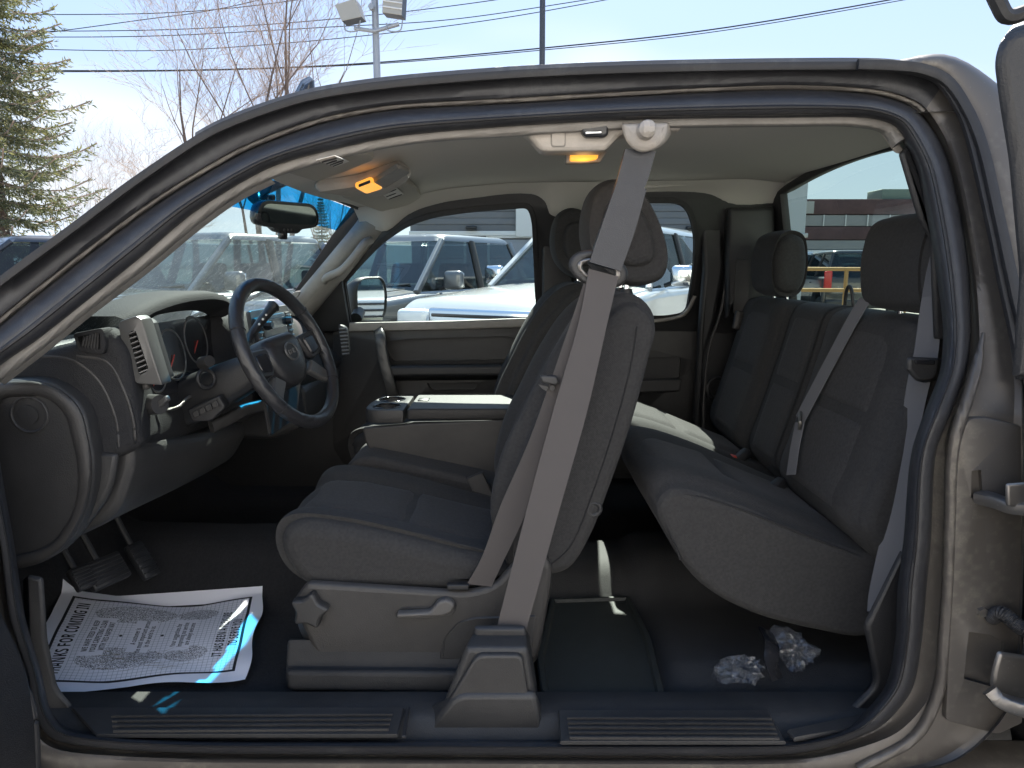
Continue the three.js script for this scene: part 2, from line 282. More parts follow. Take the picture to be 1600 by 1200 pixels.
// ---------------------------------------------------------------- the pickup: body shell round the open doorway
const truck = thing('pickup_truck', 'brownish grey extended cab pickup truck with both near side doors open, cab interior in view', 'pickup truck');
{
  // three matched loops traced round the doorway: inner edge of the seal, its outer edge, outer edge of the frame
  const L = [
    [700, 1158, 700, 1180, 700, 1222], [300, 1157, 300, 1177, 300, 1222], [120, 1144, 105, 1162, 60, 1215], [78, 1112, 58, 1126, 18, 1150], [62, 1050, 42, 1050, 3, 1060],
    [36, 960, 14, 960, -30, 960], [20, 850, 0, 850, -45, 850], [0, 740, -25, 740, -80, 740], [-16, 640, -50, 625, -110, 620], [-8, 580, -46, 555, -112, 532], [66, 525, 22, 490, -18, 455],
    [214, 407, 172, 371, 118, 354], [306, 330, 268, 303, 214, 282], [420, 263, 385, 236, 335, 204], [525, 233, 500, 193, 470, 155], [631, 212, 615, 171, 603, 133], [806, 197, 800, 161, 795, 117],
    [1000, 187, 1000, 149, 1000, 108], [1225, 184, 1225, 139, 1225, 104], [1350, 184, 1362, 147, 1385, 105], [1398, 197, 1430, 170, 1462, 122], [1420, 228, 1466, 216, 1500, 172], [1439, 269, 1487, 269, 1519, 225],
    [1457, 355, 1506, 362, 1546, 340], [1470, 440, 1515, 437, 1566, 437], [1478, 515, 1517, 520, 1584, 520], [1473, 579, 1510, 579, 1597, 600], [1449, 644, 1485, 648, 1600, 660], [1431, 695, 1466, 695, 1602, 710],
    [1423, 745, 1459, 740, 1602, 760], [1416, 850, 1455, 840, 1600, 850], [1407, 920, 1448, 915, 1598, 920], [1403, 1000, 1440, 1005, 1594, 1010], [1386, 1075, 1424, 1080, 1575, 1110], [1325, 1138, 1368, 1140, 1490, 1190], [1230, 1157, 1240, 1178, 1310, 1220], [1000, 1159, 1000, 1181, 1000, 1222],
  ];
  const K = 8, curve = o => { const c = new THREE.CatmullRomCurve3(L.map(l => V(l[o], l[o + 1], 0)), true, 'catmullrom', 0.4), n = L.length * K; return Array.from({ length: n }, (_, i) => c.getPoint(i / n)); };
  const A = curve(0), B = curve(2), C = curve(4), row = (X, Y, f, off) => X.map((a, i) => S(lerp(a.x, Y[i].x, f), lerp(a.y, Y[i].y, f), off));
  const frame = part('door_frame', truck);
  mesh('seal', grid([row(A, B, -0.12, -0.05), row(A, B, -0.04, -0.015), row(A, B, 0.06, 0.008), row(A, B, 0.25, 0.024), row(A, B, 0.5, 0.030), row(A, B, 0.75, 0.025), row(A, B, 0.93, 0.01), row(A, B, 1.0, -0.02)], true), mat.seal, frame, 1.2);
  mesh('seal_lip', grid([row(A, B, 0.30, 0.026), row(A, B, 0.33, 0.034), row(A, B, 0.40, 0.036), row(A, B, 0.46, 0.030)], true), mat.rubber, frame, 1.2);
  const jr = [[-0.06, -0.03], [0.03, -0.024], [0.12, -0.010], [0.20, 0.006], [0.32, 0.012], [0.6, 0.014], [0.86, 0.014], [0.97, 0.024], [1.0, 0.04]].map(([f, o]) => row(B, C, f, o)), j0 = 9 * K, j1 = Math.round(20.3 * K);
  mesh('jamb', grid(jr.map(r => [...r.slice(j1), ...r.slice(0, j0 + 1)])), mat.paint, frame, 0.9);
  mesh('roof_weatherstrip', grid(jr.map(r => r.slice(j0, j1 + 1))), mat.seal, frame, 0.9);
  mesh('painted_edge', sweep(B.slice(j0, j1 + 1).map((q, i) => S(lerp(q.x, C[j0 + i].x, 0.10), lerp(q.y, C[j0 + i].y, 0.10), -0.004)), circ(0.0055, 8), V(0, 0, 1)), mat.paint, frame, 1.2);
  // outer black weather strip over the roof edge and down behind the doors
  const topI = [...C.keys()].filter(i => i > 10 * K && i < 26 * K);
  const cTop = topI.map(i => C[i]);
  mesh('roof_strip', sweep(cTop.map(c => S(c.x, c.y, 0.045)), rectP(0.016, 0.012, 0.004), V(0, 0, 1)), mat.rubber, frame, 0.9);
  // roof skin with its crown
  const rows = [];
  const edge = cTop.filter((_, i) => i > 10 && i <= 78).map(c => S(c.x, c.y - 3, 0.045)).filter(p => p.x > -0.60);
  for (let k = 0; k <= 14; k++) { const f = k / 14; rows.push(edge.map(p => V(p.x, p.y + 0.012 + 0.055 * Math.sin(Math.PI * Math.min(1, f * 1.0)) ** 0.6, lerp(p.z, -p.z, f)))); }
  rows.unshift(edge.map(p => V(p.x, p.y + 0.002, p.z + 0.004)));
  mesh('roof', grid(rows), mat.paintOut, truck, 1.2);
  // shark fin aerial on the roof
  mesh('aerial', loft([{ z: 0.34, o: [[456, 162, 2], [474, 128, 4], [488, 121, 3], [489, 152, 1], [489, 165, 1]] }, { z: 0.28, o: [[456, 162, 2], [474, 128, 4], [488, 121, 3], [489, 152, 1], [489, 165, 1]] }], { bevel: 0.018, sub: 1 }), mat.gloss, truck);
  // cab corner behind the doors: outer skin, ridge, pillar plate
  const cor = [[1385, 104], [1425, 107], [1462, 119], [1500, 168], [1522, 225], [1549, 340], [1570, 437], [1588, 520], [1600, 600], [1606, 760], [1604, 900], [1598, 1010], [1580, 1115]].map(q => S(q[0], q[1], 0.04));
  const cc = crv(cor, 60), off = (k, w, dz) => cc.map((p, i) => { const a = cc[Math.max(0, i - 1)], b = cc[Math.min(60, i + 1)], T = b.clone().sub(a).setZ(0).normalize(), s2 = k * lerp(0.10, 1, sst(0, 24, i)); return V(p.x - T.y * s2, p.y + T.x * s2 * 0.8 + w * sst(0, 20, i), p.z + dz); });
  mesh('cab_corner', grid([cc, off(0.007, 0, 0.012), off(0.04, 0, 0.016), off(0.09, -0.002, 0.012), off(0.14, -0.006, -0.004), off(0.18, -0.012, -0.04), off(0.20, -0.02, -0.12)]), mat.paintOut, truck, 1.2);
  mesh('corner_strip', sweep(crv([[1340, 101], [1395, 103], [1440, 108], [1478, 125], [1509, 168], [1533, 225], [1560, 340], [1581, 437], [1600, 520]].map(q => S(q[0], q[1], 0.055)), 30), rectP(0.020, 0.012, 0.004), V(0, 0, 1)), mat.rubber, frame, 0.9);
  const ridge = crv([[1536, 520], [1527, 565], [1512, 620], [1495, 672], [1487, 725], [1485, 800], [1482, 894], [1475, 1000], [1466, 1080], [1430, 1150], [1340, 1200]].map(q => S(q[0], q[1], 0.016)), 50);
  mesh('jamb_ridge', sweep(ridge, circ(0.010, 8, 0.012), V(0, 0, 1), { scale: t => t < 0.12 ? 0.2 + 0.8 * t / 0.12 : 1 }), mat.paint, frame, 1.2);
  // sill: rubber step and rocker
  mesh('rocker', grid([[0.76, 0.592], [0.80, 0.585], [0.845, 0.575], [0.87, 0.555], [0.895, 0.50], [0.90, 0.42], [0.88, 0.34]].map(([z, y]) => [-1.3, -0.6, 0, 0.6, 1.2].map(x => V(x, y - 0.05, z)))), mat.paint, truck, 1.2);
}
// far side, back wall, floor, scuttle
const HLx = [[-0.62, 1.712], [-0.5, 1.735], [-0.38, 1.765], [-0.2, 1.795], [0, 1.812], [0.5, 1.818], [0.85, 1.825], [0.985, 1.812]];
const hlBase = x => { for (let i = 1; i < HLx.length; i++) if (x <= HLx[i][0] || i === HLx.length - 1) { const t = cl((x - HLx[i - 1][0]) / (HLx[i][0] - HLx[i - 1][0])); return lerp(HLx[i - 1][1], HLx[i][1], t * t * (3 - 2 * t) * 0.4 + t * 0.6); } return 1.8; };
const HL = (x, z) => hlBase(x) + 0.014 - 0.20 * Math.max(0, Math.abs(z) - 0.40) ** 1.55 - 0.02 * Math.exp(-(((x + 0.36) / 0.12) ** 2)) * Math.exp(-((z / 0.22) ** 2));
const bend = (g, side, base) => { const p = g.attributes.position; for (let i = 0; i < p.count; i++) p.setZ(i, side * zs(p.getY(i)) + p.getZ(i) + (base || 0)); p.needsUpdate = true; return g; };
const shapeOf = (pts, holes = []) => { const s = new THREE.Shape(pts.map(p => new THREE.Vector2(p[0], p[1]))); for (const h of holes) s.holes.push(new THREE.Path(h.map(p => new THREE.Vector2(p[0], p[1])))); return s; };
const ext = (s, d, b = 0.004) => new THREE.ExtrudeGeometry(s, { depth: d, bevelEnabled: b > 0, bevelSize: b, bevelThickness: b, bevelSegments: 2, curveSegments: 6 });
const fpx = (o, off) => o.map(([x, y, r]) => { const p = FS(x, y, off), q = FS(x + 1, y, off); return [p.x, p.y, (r || 0) * (q.x - p.x)]; });
const winA = rpoly(fpx([[545, 507, 6], [535, 440, 5], [560, 411, 12], [594, 376, 16], [632, 350, 18], [672, 335, 20], [735, 326, 20], [828, 319, 16], [836, 345, 14], [842, 505, 4]], 0.03), 4);
const winB = rpoly(fpx([[925, 497, 16], [925, 318, 16], [1000, 312, 20], [1074, 312, 34], [1090, 362, 22], [1088, 420, 20], [1076, 492, 30], [1040, 498, 10]], 0.03), 5);
{
  const far = part('far_side', truck);
  const up = [[-1.02, 1.252], [-0.90, 1.367], [-0.60, 1.735], [-0.40, 1.80], [0.95, 1.81], [1.0, 1.79], [1.09, 1.252]];
  mesh('upper_wall', bend(ext(shapeOf(up, [winA, winB]), 0.03, 0.003), -1, 0.0), mat.plasD, far, 0.5);
  mesh('outer_skin', bend(ext(shapeOf(up, [winA, winB]), 0.01, 0), -1, -0.035), mat.paintOut, far, 0.5);
  mesh('lower_wall', new THREE.BoxGeometry(2.5, 0.80, 0.04).translate(-0.15, 0.85, -0.835), mat.plasD, far, 0.5);
  for (const [w, nm] of [[winA, 'door_window'], [winB, 'quarter_window']]) {
    const fr = mesh(nm + '_seal', bend(ext(shapeOf(inset(w, -0.004), [inset(w, 0.012)]), 0.018, 0.003), -1, 0.018), mat.rubber, far, 0.6);
    mesh(nm, bend(ext(shapeOf(inset(w, 0.006)), 0.0001, 0), -1, -0.012).index ? bend(new THREE.ShapeGeometry(shapeOf(inset(w, 0.004))), -1, -0.006) : bend(new THREE.ShapeGeometry(shapeOf(inset(w, 0.004))), -1, -0.006), mat.glass, far, 0.6);
  }
  // window sill under the door glass, its sunlit brightness put into pale colour
  mesh('sunlit_sill_strip', sweep([FS(536, 511, 0.045), FS(700, 508, 0.045), FS(845, 503, 0.045)], rectP(0.030, 0.036, 0.008, 3), V(0, 1, 0)), mat.greyTrim, far);
  mesh('quarter_trim', sweep(crv([[1000, 503], [1042, 499], [1070, 490], [1086, 462]].map(q => FS(q[0], q[1], 0.04)), 14), circ(0.008), V(0, 0, 1)), mat.greyTrim, far, 1.2);
  // mirror sail: black triangle ahead of the door glass
  mesh('mirror_sail', poly([[450, 500], [535, 437], [546, 506], [546, 515], [470, 515]].map(q => FS(q[0], q[1], 0.05)), 0.03), mat.plasD, far);
  // door trim
  const dp = (o, z0, z1, b, m, n, par = far) => mesh(n, slab(o, z0, z1, b), m, par);
  mesh('door_trim', plate([[520, 516, 6], [843, 509, 6], [846, 560, 6], [838, 760, 6], [560, 760, 6], [520, 700, 6]], [[[594, 533, 14], [640, 527, 10], [800, 523, 18], [824, 538, 14], [830, 563, 5], [612, 566, 6]], [[664, 597, 3], [750, 595, 3], [744, 611, 10], [674, 613, 10]]], -0.812, -0.772, 0.006), mat.plas, far, 0.6);
  mesh('armrest', loft([{ z: -0.775, o: [[598, 570, 4], [832, 566, 4], [832, 592, 4], [606, 594, 4]] }, { z: -0.70, o: [[602, 572, 6], [830, 570, 6], [830, 588, 8], [610, 590, 8]] }], { bevel: 0.014, sub: 1 }), mat.plasD, far);
  dp([[596, 618, 3], [832, 612, 3], [832, 622, 3], [596, 628, 3]], -0.776, -0.764, 0.004, mat.plas, 'pocket_edge');
  mesh('pull_handle', sweep(crv([FS(592, 516, 0.06), FS(594, 527, 0.11), FS(600, 565, 0.12), FS(612, 608, 0.11), FS(616, 628, 0.06)], 24), rectP(0.042, 0.022, 0.009, 3), V(0, 0, 1)), mat.silver, far, 1.0);
  mesh('lock_bracket', [rbox(0.040, 0.034, 0.018, 0.004, FS(825, 512, 0.06)), rbox(0.018, 0.022, 0.014, 0.003, FS(825, 501, 0.055))], mat.gloss, far);
  // pillar between the doors and the rear access door trim
  dp([[846, 335, 10], [893, 330, 4], [893, 560, 4], [880, 720, 4], [838, 720, 4], [848, 505, 4]], -0.70, -0.675, 0.010, mat.plasD, 'door_pillar');
  mesh('rear_door_trim', plate([[900, 512, 6], [1092, 504, 10], [1096, 560, 10], [1082, 740, 6], [900, 740, 6]], [[[950, 560, 8], [1066, 555, 8], [1064, 592, 6], [950, 596, 6]]], -0.812, -0.785, 0.006), mat.plas, far, 0.6);
  dp([[940, 596, 3], [1066, 592, 3], [1064, 612, 6], [940, 618, 6]], -0.786, -0.745, 0.008, mat.plas, 'rear_armrest');
  dp([[1094, 318, 20], [1130, 322, 12], [1132, 420, 8], [1118, 500, 8], [1100, 560, 8], [1094, 700, 6], [1082, 700, 6], [1094, 500, 8], [1100, 420, 8]], -0.70, -0.655, 0.016, mat.plasD, 'lock_pillar_trim');
  mesh('access_seal', sweep(crv([[1134, 330], [1136, 400], [1128, 480], [1108, 545], [1100, 620], [1099, 690]].map(q => P(q[0], q[1], -0.645)), 24), circ(0.006), V(0, 0, 1)), mat.plasT, far, 1.2);
  mesh('speaker_ring', torus(0.04, 0.009, P(1118, 606, -0.70), V(0.4, 0, 1)), mat.plasD, far, 1.2);
  dp([[1138, 324, 6], [1212, 322, 6], [1214, 470, 6], [1150, 474, 6], [1136, 500, 6]], -0.66, -0.60, 0.016, mat.plasD, 'corner_trim');
  dp([[1150, 405, 3], [1174, 405, 3], [1168, 490, 3], [1146, 490, 3]], -0.60, -0.594, 0.002, mat.plasT, 'belt_slot');
  mesh('belt_guide', rbox(0.03, 0.07, 0.02, 0.006, P(1153, 500, -0.575), [0, 0, -0.15]), mat.plasT, far);
}
// passenger side mirror, outside the far door
{
  const mr = part('wing_mirror', truck), c = FS(580, 468, -0.17), ax = V(1, 0.02, 0.62).normalize();
  const sh = rpoly([[-0.092, -0.088, 0.07], [0.075, -0.09, 0.07], [0.092, 0.02, 0.08], [0.07, 0.092, 0.09], [-0.088, 0.088, 0.06]], 6);
  const ring = (s, d) => sh.map(p => V(p[0] * s, p[1] * s, d)), pl = g => orient(g, c, V(0, 1, 0).cross(ax).normalize(), V(0, 1, 0));
  mesh('housing', pl(solid([ring(0.5, -0.10), ring(0.85, -0.08), ring(1.05, -0.03), ring(1.07, 0.006), ring(1.02, 0.010), ring(0.985, 0.004), ring(0.98, -0.006)])), mat.plasD, mr, 1.0);
  mesh('mirror_glass', pl(solid([ring(0.97, -0.004), ring(0.97, 0.001), ring(0.96, 0.002)])), mat.mirror, mr, 0.5);
  mesh('mount', tube([c.clone().add(V(-0.04, -0.05, 0.06)), FS(556, 498, -0.02)], 0.025, 10), mat.plasD, mr);
  mesh('warning_print', poly([[558, 497], [598, 496], [598, 500], [558, 501]].map(q => P(q[0], q[1], c.z + 0.064)), 0.001, 0.0001), mat.label, mr);
}
// floor with tunnel, toe board and rear bulkhead
const floorY = (x, z) => 0.545 + 0.17 * Math.exp(-((z / 0.17) ** 4)) * sst(0.25, -0.2, x) + 0.10 * Math.exp(-((z / 0.17) ** 4)) * sst(-0.2, 0.25, x) + 0.5 * sst(-1.18, -1.62, x) + 0.035 * sst(0.34, 0.40, x) * sst(0.62, 0.55, z) + 0.05 * sst(0.60, 0.72, Math.abs(z));
{
  const rows = []; for (let j = 0; j <= 40; j++) { const z = lerp(-0.82, 0.70, j / 40), r = []; for (let i = 0; i <= 90; i++) { const x = lerp(-1.62, 1.06, i / 90); r.push(V(x, floorY(x, z) + 0.003 * Math.sin(x * 9 + z * 7), z)); } rows.push(r); }
  const fl = part('floor_pan', truck);
  const cut = Math.floor(90 * (1.62 - 0.05) / 2.68);
  mesh('carpet', grid(rows.map(r => r.slice(0, cut + 1))), mat.carpet, fl, 1.2);
  mesh('vinyl_floor', grid(rows.map(r => r.slice(cut))), mat.vinyl, fl, 1.2);
  mesh('under_pan', new THREE.BoxGeometry(3.0, 0.04, 1.70).translate(-0.2, 0.47, -0.02), mat.rubber, fl, 0.5);
  const bulk = part('bulkhead', truck);
  mesh('back_panel', poly([V(1.09, 0.5, -0.84), V(1.09, 0.5, 0.80), V(1.06, 1.39, 0.74), V(1.06, 1.39, -0.74)], 0.03), mat.plasD, bulk);
  mesh('firewall', poly([V(-1.62, 0.5, -0.84), V(-1.62, 0.5, 0.84), V(-1.30, 1.30, 0.80), V(-1.30, 1.30, -0.80)], 0.03), mat.plasD, bulk);
  mesh('toe_panel', poly([V(-1.64, 0.44, 0.80), V(-1.05, 0.44, 0.80), V(-0.99, 1.10, 0.80), V(-1.02, 1.26, 0.76), V(-1.5, 1.26, 0.76)], 0.05, 0.01), mat.plas, bulk);
}
// back glass in its frame
{
  const q = (z, v) => V(lerp(1.05, 0.985, v) + 0.02 * (1 - (z / 0.62) ** 2), lerp(1.375, 1.775, v) + 0.062 * v * (1 - (z / 0.62) ** 2), z);
  const rows = v0 => v0.map(v => Array.from({ length: 17 }, (_, i) => q(lerp(-0.575, 0.575, i / 16), v)));
  const bw = part('back_window', truck);
  mesh('pane', grid(rows([0.02, 0.25, 0.5, 0.75, 0.98])), mat.glassBack, bw, 1.2);
  const loop = [...rows([0])[0], ...[0.25, 0.5, 0.75].map(v => q(0.575, v)), ...rows([1])[0].reverse(), ...[0.75, 0.5, 0.25].map(v => q(-0.575, v))];
  mesh('frame', sweep(loop, rectP(0.028, 0.03, 0.006), V(1, 0.15, 0), { closed: true }), mat.rubber, bw, 0.8);
  for (const s of [-1, 1]) mesh('side_panel', poly([q(s * 0.58, -0.1), q(s * 0.58, 1.06), q(s * 0.66, 1.06), q(s * 0.76, -0.1)], 0.03), mat.plasD, bw);
  mesh('head_panel', grid([Array.from({ length: 9 }, (_, i) => q(lerp(-0.62, 0.62, i / 8), 1)), Array.from({ length: 9 }, (_, i) => q(lerp(-0.62, 0.62, i / 8), 1.2))]), mat.liner, bw, 1.2);
}
// windscreen with its blue shade band
const wsP = (z, v) => { const f = 1 - (z / 0.68) ** 2; return V(lerp(-1.14, -0.575, v) - lerp(0.10, 0.06, v) * f, lerp(1.20, 1.722, v) + 0.025 * f * v, z * lerp(1.06, 0.93, v)); };
{
  const ws = part('windscreen', truck), rows = vs => vs.map(v => Array.from({ length: 25 }, (_, i) => wsP(lerp(-0.66, 0.66, i / 24), v)));
  mesh('pane', grid(rows([0, 0.15, 0.3, 0.45, 0.6, 0.75, 0.86])), mat.screen, ws, 1.2);
  mesh('shade_band', grid(rows([0.86, 0.9, 0.95, 1.0])), mat.band, ws, 1.2);
  mesh('header', sweep(rows([1.02])[0], rectP(0.05, 0.02, 0.006), V(0.5, 1, 0)), mat.rubber, ws, 1.0);
  // wipers parked across the glass, outside
  for (const [z0, z1, v1] of [[0.34, -0.10, 0.30], [-0.20, -0.60, 0.34]]) {
    const w = part('wiper', truck), a = wsP(z0, 0.02), b = wsP(z1, v1), o = V(-0.02, 0.02, 0);
    mesh('arm', tube([a.clone().add(o), a.clone().lerp(b, 0.5).add(V(-0.05, 0.04, 0)), b.clone().add(V(-0.03, 0.03, 0))], 0.006, 6), mat.gloss, w);
    mesh('blade', tube([wsP(z0 - 0.1, 0.03).add(o), wsP((z0 + z1) / 2 - 0.04, v1 * 0.55).add(o), wsP(z1 - 0.05, v1 * 1.15).add(o)], 0.007, 6), mat.gloss, w);
  }
}
// headliner, roof rails trim
{
  const hl = part('headliner', truck), rows = [];
  for (let j = 0; j <= 44; j++) { const z = lerp(-0.675, 0.655, j / 44), r = []; for (let i = 0; i <= 60; i++) { const x = lerp(-0.555 - 0.045 * (1 - (z / 0.66) ** 2), 1.0, i / 60); r.push(V(x, HL(x, z), z)); } rows.push(r); }
  mesh('lining', grid(rows), mat.liner, hl, 1.2);
  // far rail: lining rolls down to the top of the door glass
  const fr = [[562, 345], [600, 356], [640, 330], [680, 319], [740, 312], [830, 308], [850, 318], [862, 332], [893, 334], [930, 318], [1000, 306], [1095, 308], [1140, 322], [1212, 320]];
  const lower = crv(fr.map(q => P(q[0], q[1] + 4, -0.635)), 60), upper = lower.map(p => V(p.x, Math.max(HL(p.x, -0.56), p.y + 0.02), -0.54));
  mesh('far_rail', grid([lower.map(p => V(p.x, p.y - 0.004, p.z - 0.04)), lower, lower.map((p, i) => p.clone().lerp(upper[i], 0.35).add(V(0, 0.0, -0.012))), lower.map((p, i) => p.clone().lerp(upper[i], 0.7).add(V(0, 0.0, -0.006))), upper]), mat.liner, hl, 1.2);
  // near rail edge: thin pale pinch strip that follows the seal
  const ne = [[-10, 590], [60, 536], [130, 479], [214, 416], [306, 340], [366, 298], [420, 271], [525, 240], [631, 218], [806, 204], [1000, 193], [1225, 189], [1340, 190], [1385, 200], [1404, 224]];
  mesh('near_rail', sweep(crv(ne.map(q => S(q[0], q[1], -0.022)), 90), rectP(0.020, 0.03, 0.007, 3), V(0, 0, 1)), mat.greyTrim, hl, 1.2);
  // inner return of the screen pillar, towards the glass
  const pe = crv(ne.slice(0, 7).map(q => S(q[0], q[1] + 4, -0.03)), 30);
  mesh('screen_pillar_trim', grid([pe, pe.map(p => V(p.x + 0.006, p.y - 0.012, p.z - 0.02)), pe.map(p => V(p.x - 0.03, p.y - 0.004, p.z - 0.07))]), mat.greyTrim, hl, 1.2);
  // rear corner of the lining
  mesh('rear_corner', loft([{ z: 0.60, o: [[1370, 192, 6], [1400, 205, 10], [1418, 240, 4], [1402, 238, 6]] }, { z: 0.54, o: [[1360, 186, 6], [1400, 200, 10], [1416, 236, 4], [1396, 226, 6]] }], { bevel: 0.01, sub: 1 }), mat.beige, hl);
  mesh('rear_pillar_trim', loft([{ z: 0.63, o: [[1407, 240, 4], [1420, 226, 4], [1446, 290, 6], [1470, 400, 6], [1482, 530, 4], [1462, 530, 4], [1456, 372, 8], [1438, 345, 6]] }, { z: 0.56, o: [[1409, 244, 4], [1420, 230, 4], [1446, 290, 6], [1468, 400, 6], [1478, 530, 4], [1464, 530, 4], [1457, 374, 8], [1440, 347, 6]] }], { bevel: 0.008, sub: 1 }), mat.plasD, hl);
  // small marks in the rear lining and grab bar
  mesh('grab_bar', loft([{ z: -0.60, o: [[1005, 283, 4], [1084, 279, 5], [1084, 291, 5], [1005, 296, 4]] }, { z: -0.57, o: [[1005, 282, 4], [1084, 278, 5], [1084, 290, 5], [1005, 295, 4]] }], { bevel: 0.008, sub: 1 }), mat.liner, hl);
}
// far screen pillar with grab handle
{
  const pl = part('screen_pillar', truck);
  const a = crv([[440, 487], [470, 452], [520, 392], [556, 348], [566, 333]].map(q => P(q[0], q[1], -0.635)), 20), b = crv([[482, 497], [536, 437], [562, 408], [596, 373], [636, 347]].map(q => P(q[0], q[1], -0.69)), 20);
  mesh('trim', grid([a.map(p => V(p.x - 0.01, p.y - 0.01, p.z - 0.06)), a, a.map((p, i) => p.clone().lerp(b[i], 0.25).add(V(0, 0, 0.03))), a.map((p, i) => p.clone().lerp(b[i], 0.6).add(V(0, 0, 0.04))), a.map((p, i) => p.clone().lerp(b[i], 0.92).add(V(0, 0, 0.02))), b, b.map(p => V(p.x, p.y, p.z - 0.03))]), mat.greyTrim, pl, 1.2);
  mesh('grab_handle', sweep(crv([P(506, 440, -0.64), P(512, 433, -0.60), P(534, 422, -0.585), P(556, 398, -0.58), P(570, 380, -0.585), P(580, 375, -0.62)], 30), circ(0.015, 10, 0.012), V(0, 0, 1)), mat.greyTrim, pl, 1.2);
  mesh('speaker_cap', poly(circ(0.032, 16, 0.016).map(q => P(459, 463, -0.60).add(V(q[0] * 0.8 + q[1] * 0.5, q[0] * 0.6 - q[1] * 0.6, 0))), 0.012, 0.004), mat.greyTrim, pl);
}
// ---------------------------------------------------------------- overhead: visors, console lamp, mirror, belt anchor
{
  const onHL = (px, py, d = 0.0) => { let z = -0.3, p; const r = ray(px, py); let t = 1; for (let i = 0; i < 400; i++) { t += 0.006; p = CAM.clone().addScaledVector(r, t); if (p.y > HL(p.x, p.z) - d) break; } return p; };
  const flat = (o, th, b = 0.003, d = 0.012, n = 4) => { const c = rpoly(o, n); return poly(c.map(q => onHL(q[0], q[1], d)), th, b); };
  for (const [o, lab, bars, nm] of [
    [[[531, 303, 4], [612, 268, 10], [648, 288, 8], [660, 303, 8], [640, 316, 8], [596, 328, 8]], [[594, 301], [617, 291], [638, 310], [614, 318]], 3, 'far'],
    [[[444, 264, 4], [520, 238, 8], [580, 233, 8], [586, 243, 6], [540, 262, 8], [492, 279, 8]], [[494, 250], [523, 243], [546, 252], [524, 261]], 3, 'near']]) {
    const v = part('sun_visor', truck);
    mesh('panel', flat(o, 0.018, 0.006, 0.016), mat.visor, v, 0.9);
    const l = lab.map(q => onHL(q[0], q[1], 0.028)); mesh('label', poly(l, 0.001, 0.0002), mat.label, v, 0.5);
    for (let k = 0; k < 4; k++) { const f = 0.15 + k * 0.2, a = l[0].clone().lerp(l[3], f).lerp(l[1].clone().lerp(l[2], f), 0.08), b = l[0].clone().lerp(l[3], f).lerp(l[1].clone().lerp(l[2], f), k % 2 ? 0.7 : 0.92); mesh('label_line', tube([a.add(V(0, -0.001, 0)), b.add(V(0, -0.001, 0))], 0.0018, 4), mat.plasT, v); }
  }
  const oc = part('overhead_console', truck);
  mesh('housing', flat([[486, 292, 12], [560, 282, 30], [628, 257, 12], [642, 266, 8], [640, 274, 6], [598, 300, 14], [540, 300, 12]], 0.03, 0.010, 0.018, 6), mat.beige, oc, 1.0);
  mesh('panel', flat([[580, 284, 3], [622, 258, 5], [641, 266, 4], [600, 291, 3]], 0.012, 0.002, 0.040), mat.greyTrim, oc);
  const lamp = mesh('lamp_lens', flat([[554, 290, 3], [580, 280, 3], [598, 291, 3], [572, 299, 3]], 0.014, 0.003, 0.042), mat.amber, oc);
  mesh('switch', flat([[560, 290, 1], [578, 283, 1], [579, 284, 1], [561, 291, 1]], 0.006, 0.001, 0.052), mat.plasD, oc);
  const lp = onHL(577, 290, 0.075); const L1 = new THREE.PointLight(new THREE.Color(1, 0.55, 0.18), 0.0015); L1.position.copy(lp); L1.castShadow = true; L1.name = 'console_light'; oc.add(L1);
  // interior mirror, hanging from the glass
  const im = part('interior_mirror', truck), c = P(446, 336, 0.05), ax = V(0.80, -0.12, 0.55).normalize();
  const sh = rpoly([[-0.105, -0.030, 0.03], [-0.09, 0.036, 0.03], [0.10, 0.036, 0.03], [0.118, -0.026, 0.03], [0.05, -0.036, 0.02], [0.04, -0.048, 0.01], [-0.03, -0.048, 0.01], [-0.04, -0.036, 0.02]], 4);
  const ring = (s, d, k = 0) => sh.map(p => V(p[0] * s, p[1] * s + k, d)), put = g => orient(g, c, V(0, 1, 0).cross(ax).normalize().negate().negate(), V(0, 1, 0).addScaledVector(ax, 0.12));
  mesh('housing', put(solid([ring(0.55, -0.05), ring(0.85, -0.045), ring(1.02, -0.02), ring(1.04, 0.004), ring(1.0, 0.010), ring(0.92, 0.010)])), mat.gloss, im, 1.0);
  const gl = rpoly([[-0.092, -0.024, 0.025], [-0.082, 0.028, 0.025], [0.092, 0.028, 0.025], [0.106, -0.022, 0.025]], 5), gr = d => gl.map(p => V(p[0], p[1], d));
  mesh('mirror_glass', put(solid([gr(0.006), gr(0.012)])), mat.mirrorDim, im, 0.5);
  for (const k of [-0.012, 0.0, 0.012]) mesh('button', put(cyl(0.0035, 0.0035, 0.004, V(k, -0.040, 0.011), V(0, 0, 1), 10)), mat.plasT, im);
  mesh('stem', tube([c.clone().addScaledVector(ax, -0.04), c.clone().add(V(-0.07, 0.05, -0.02)), wsP(0.04, 0.93).add(V(0.005, 0, 0))], 0.010, 8), mat.plasD, im);
  mesh('sensor_pod', put(rbox(0.022, 0.02, 0.02, 0.004, V(0.0, -0.058, -0.01))), mat.gloss, im);
  const arm = part('mirror_cable_cover', truck); mesh('cover', sweep([P(392, 312, 0.10), P(416, 296, 0.06), P(448, 282, 0.02)], rectP(0.024, 0.02, 0.005), V(0, 0, 1)), mat.plasD, arm);
}
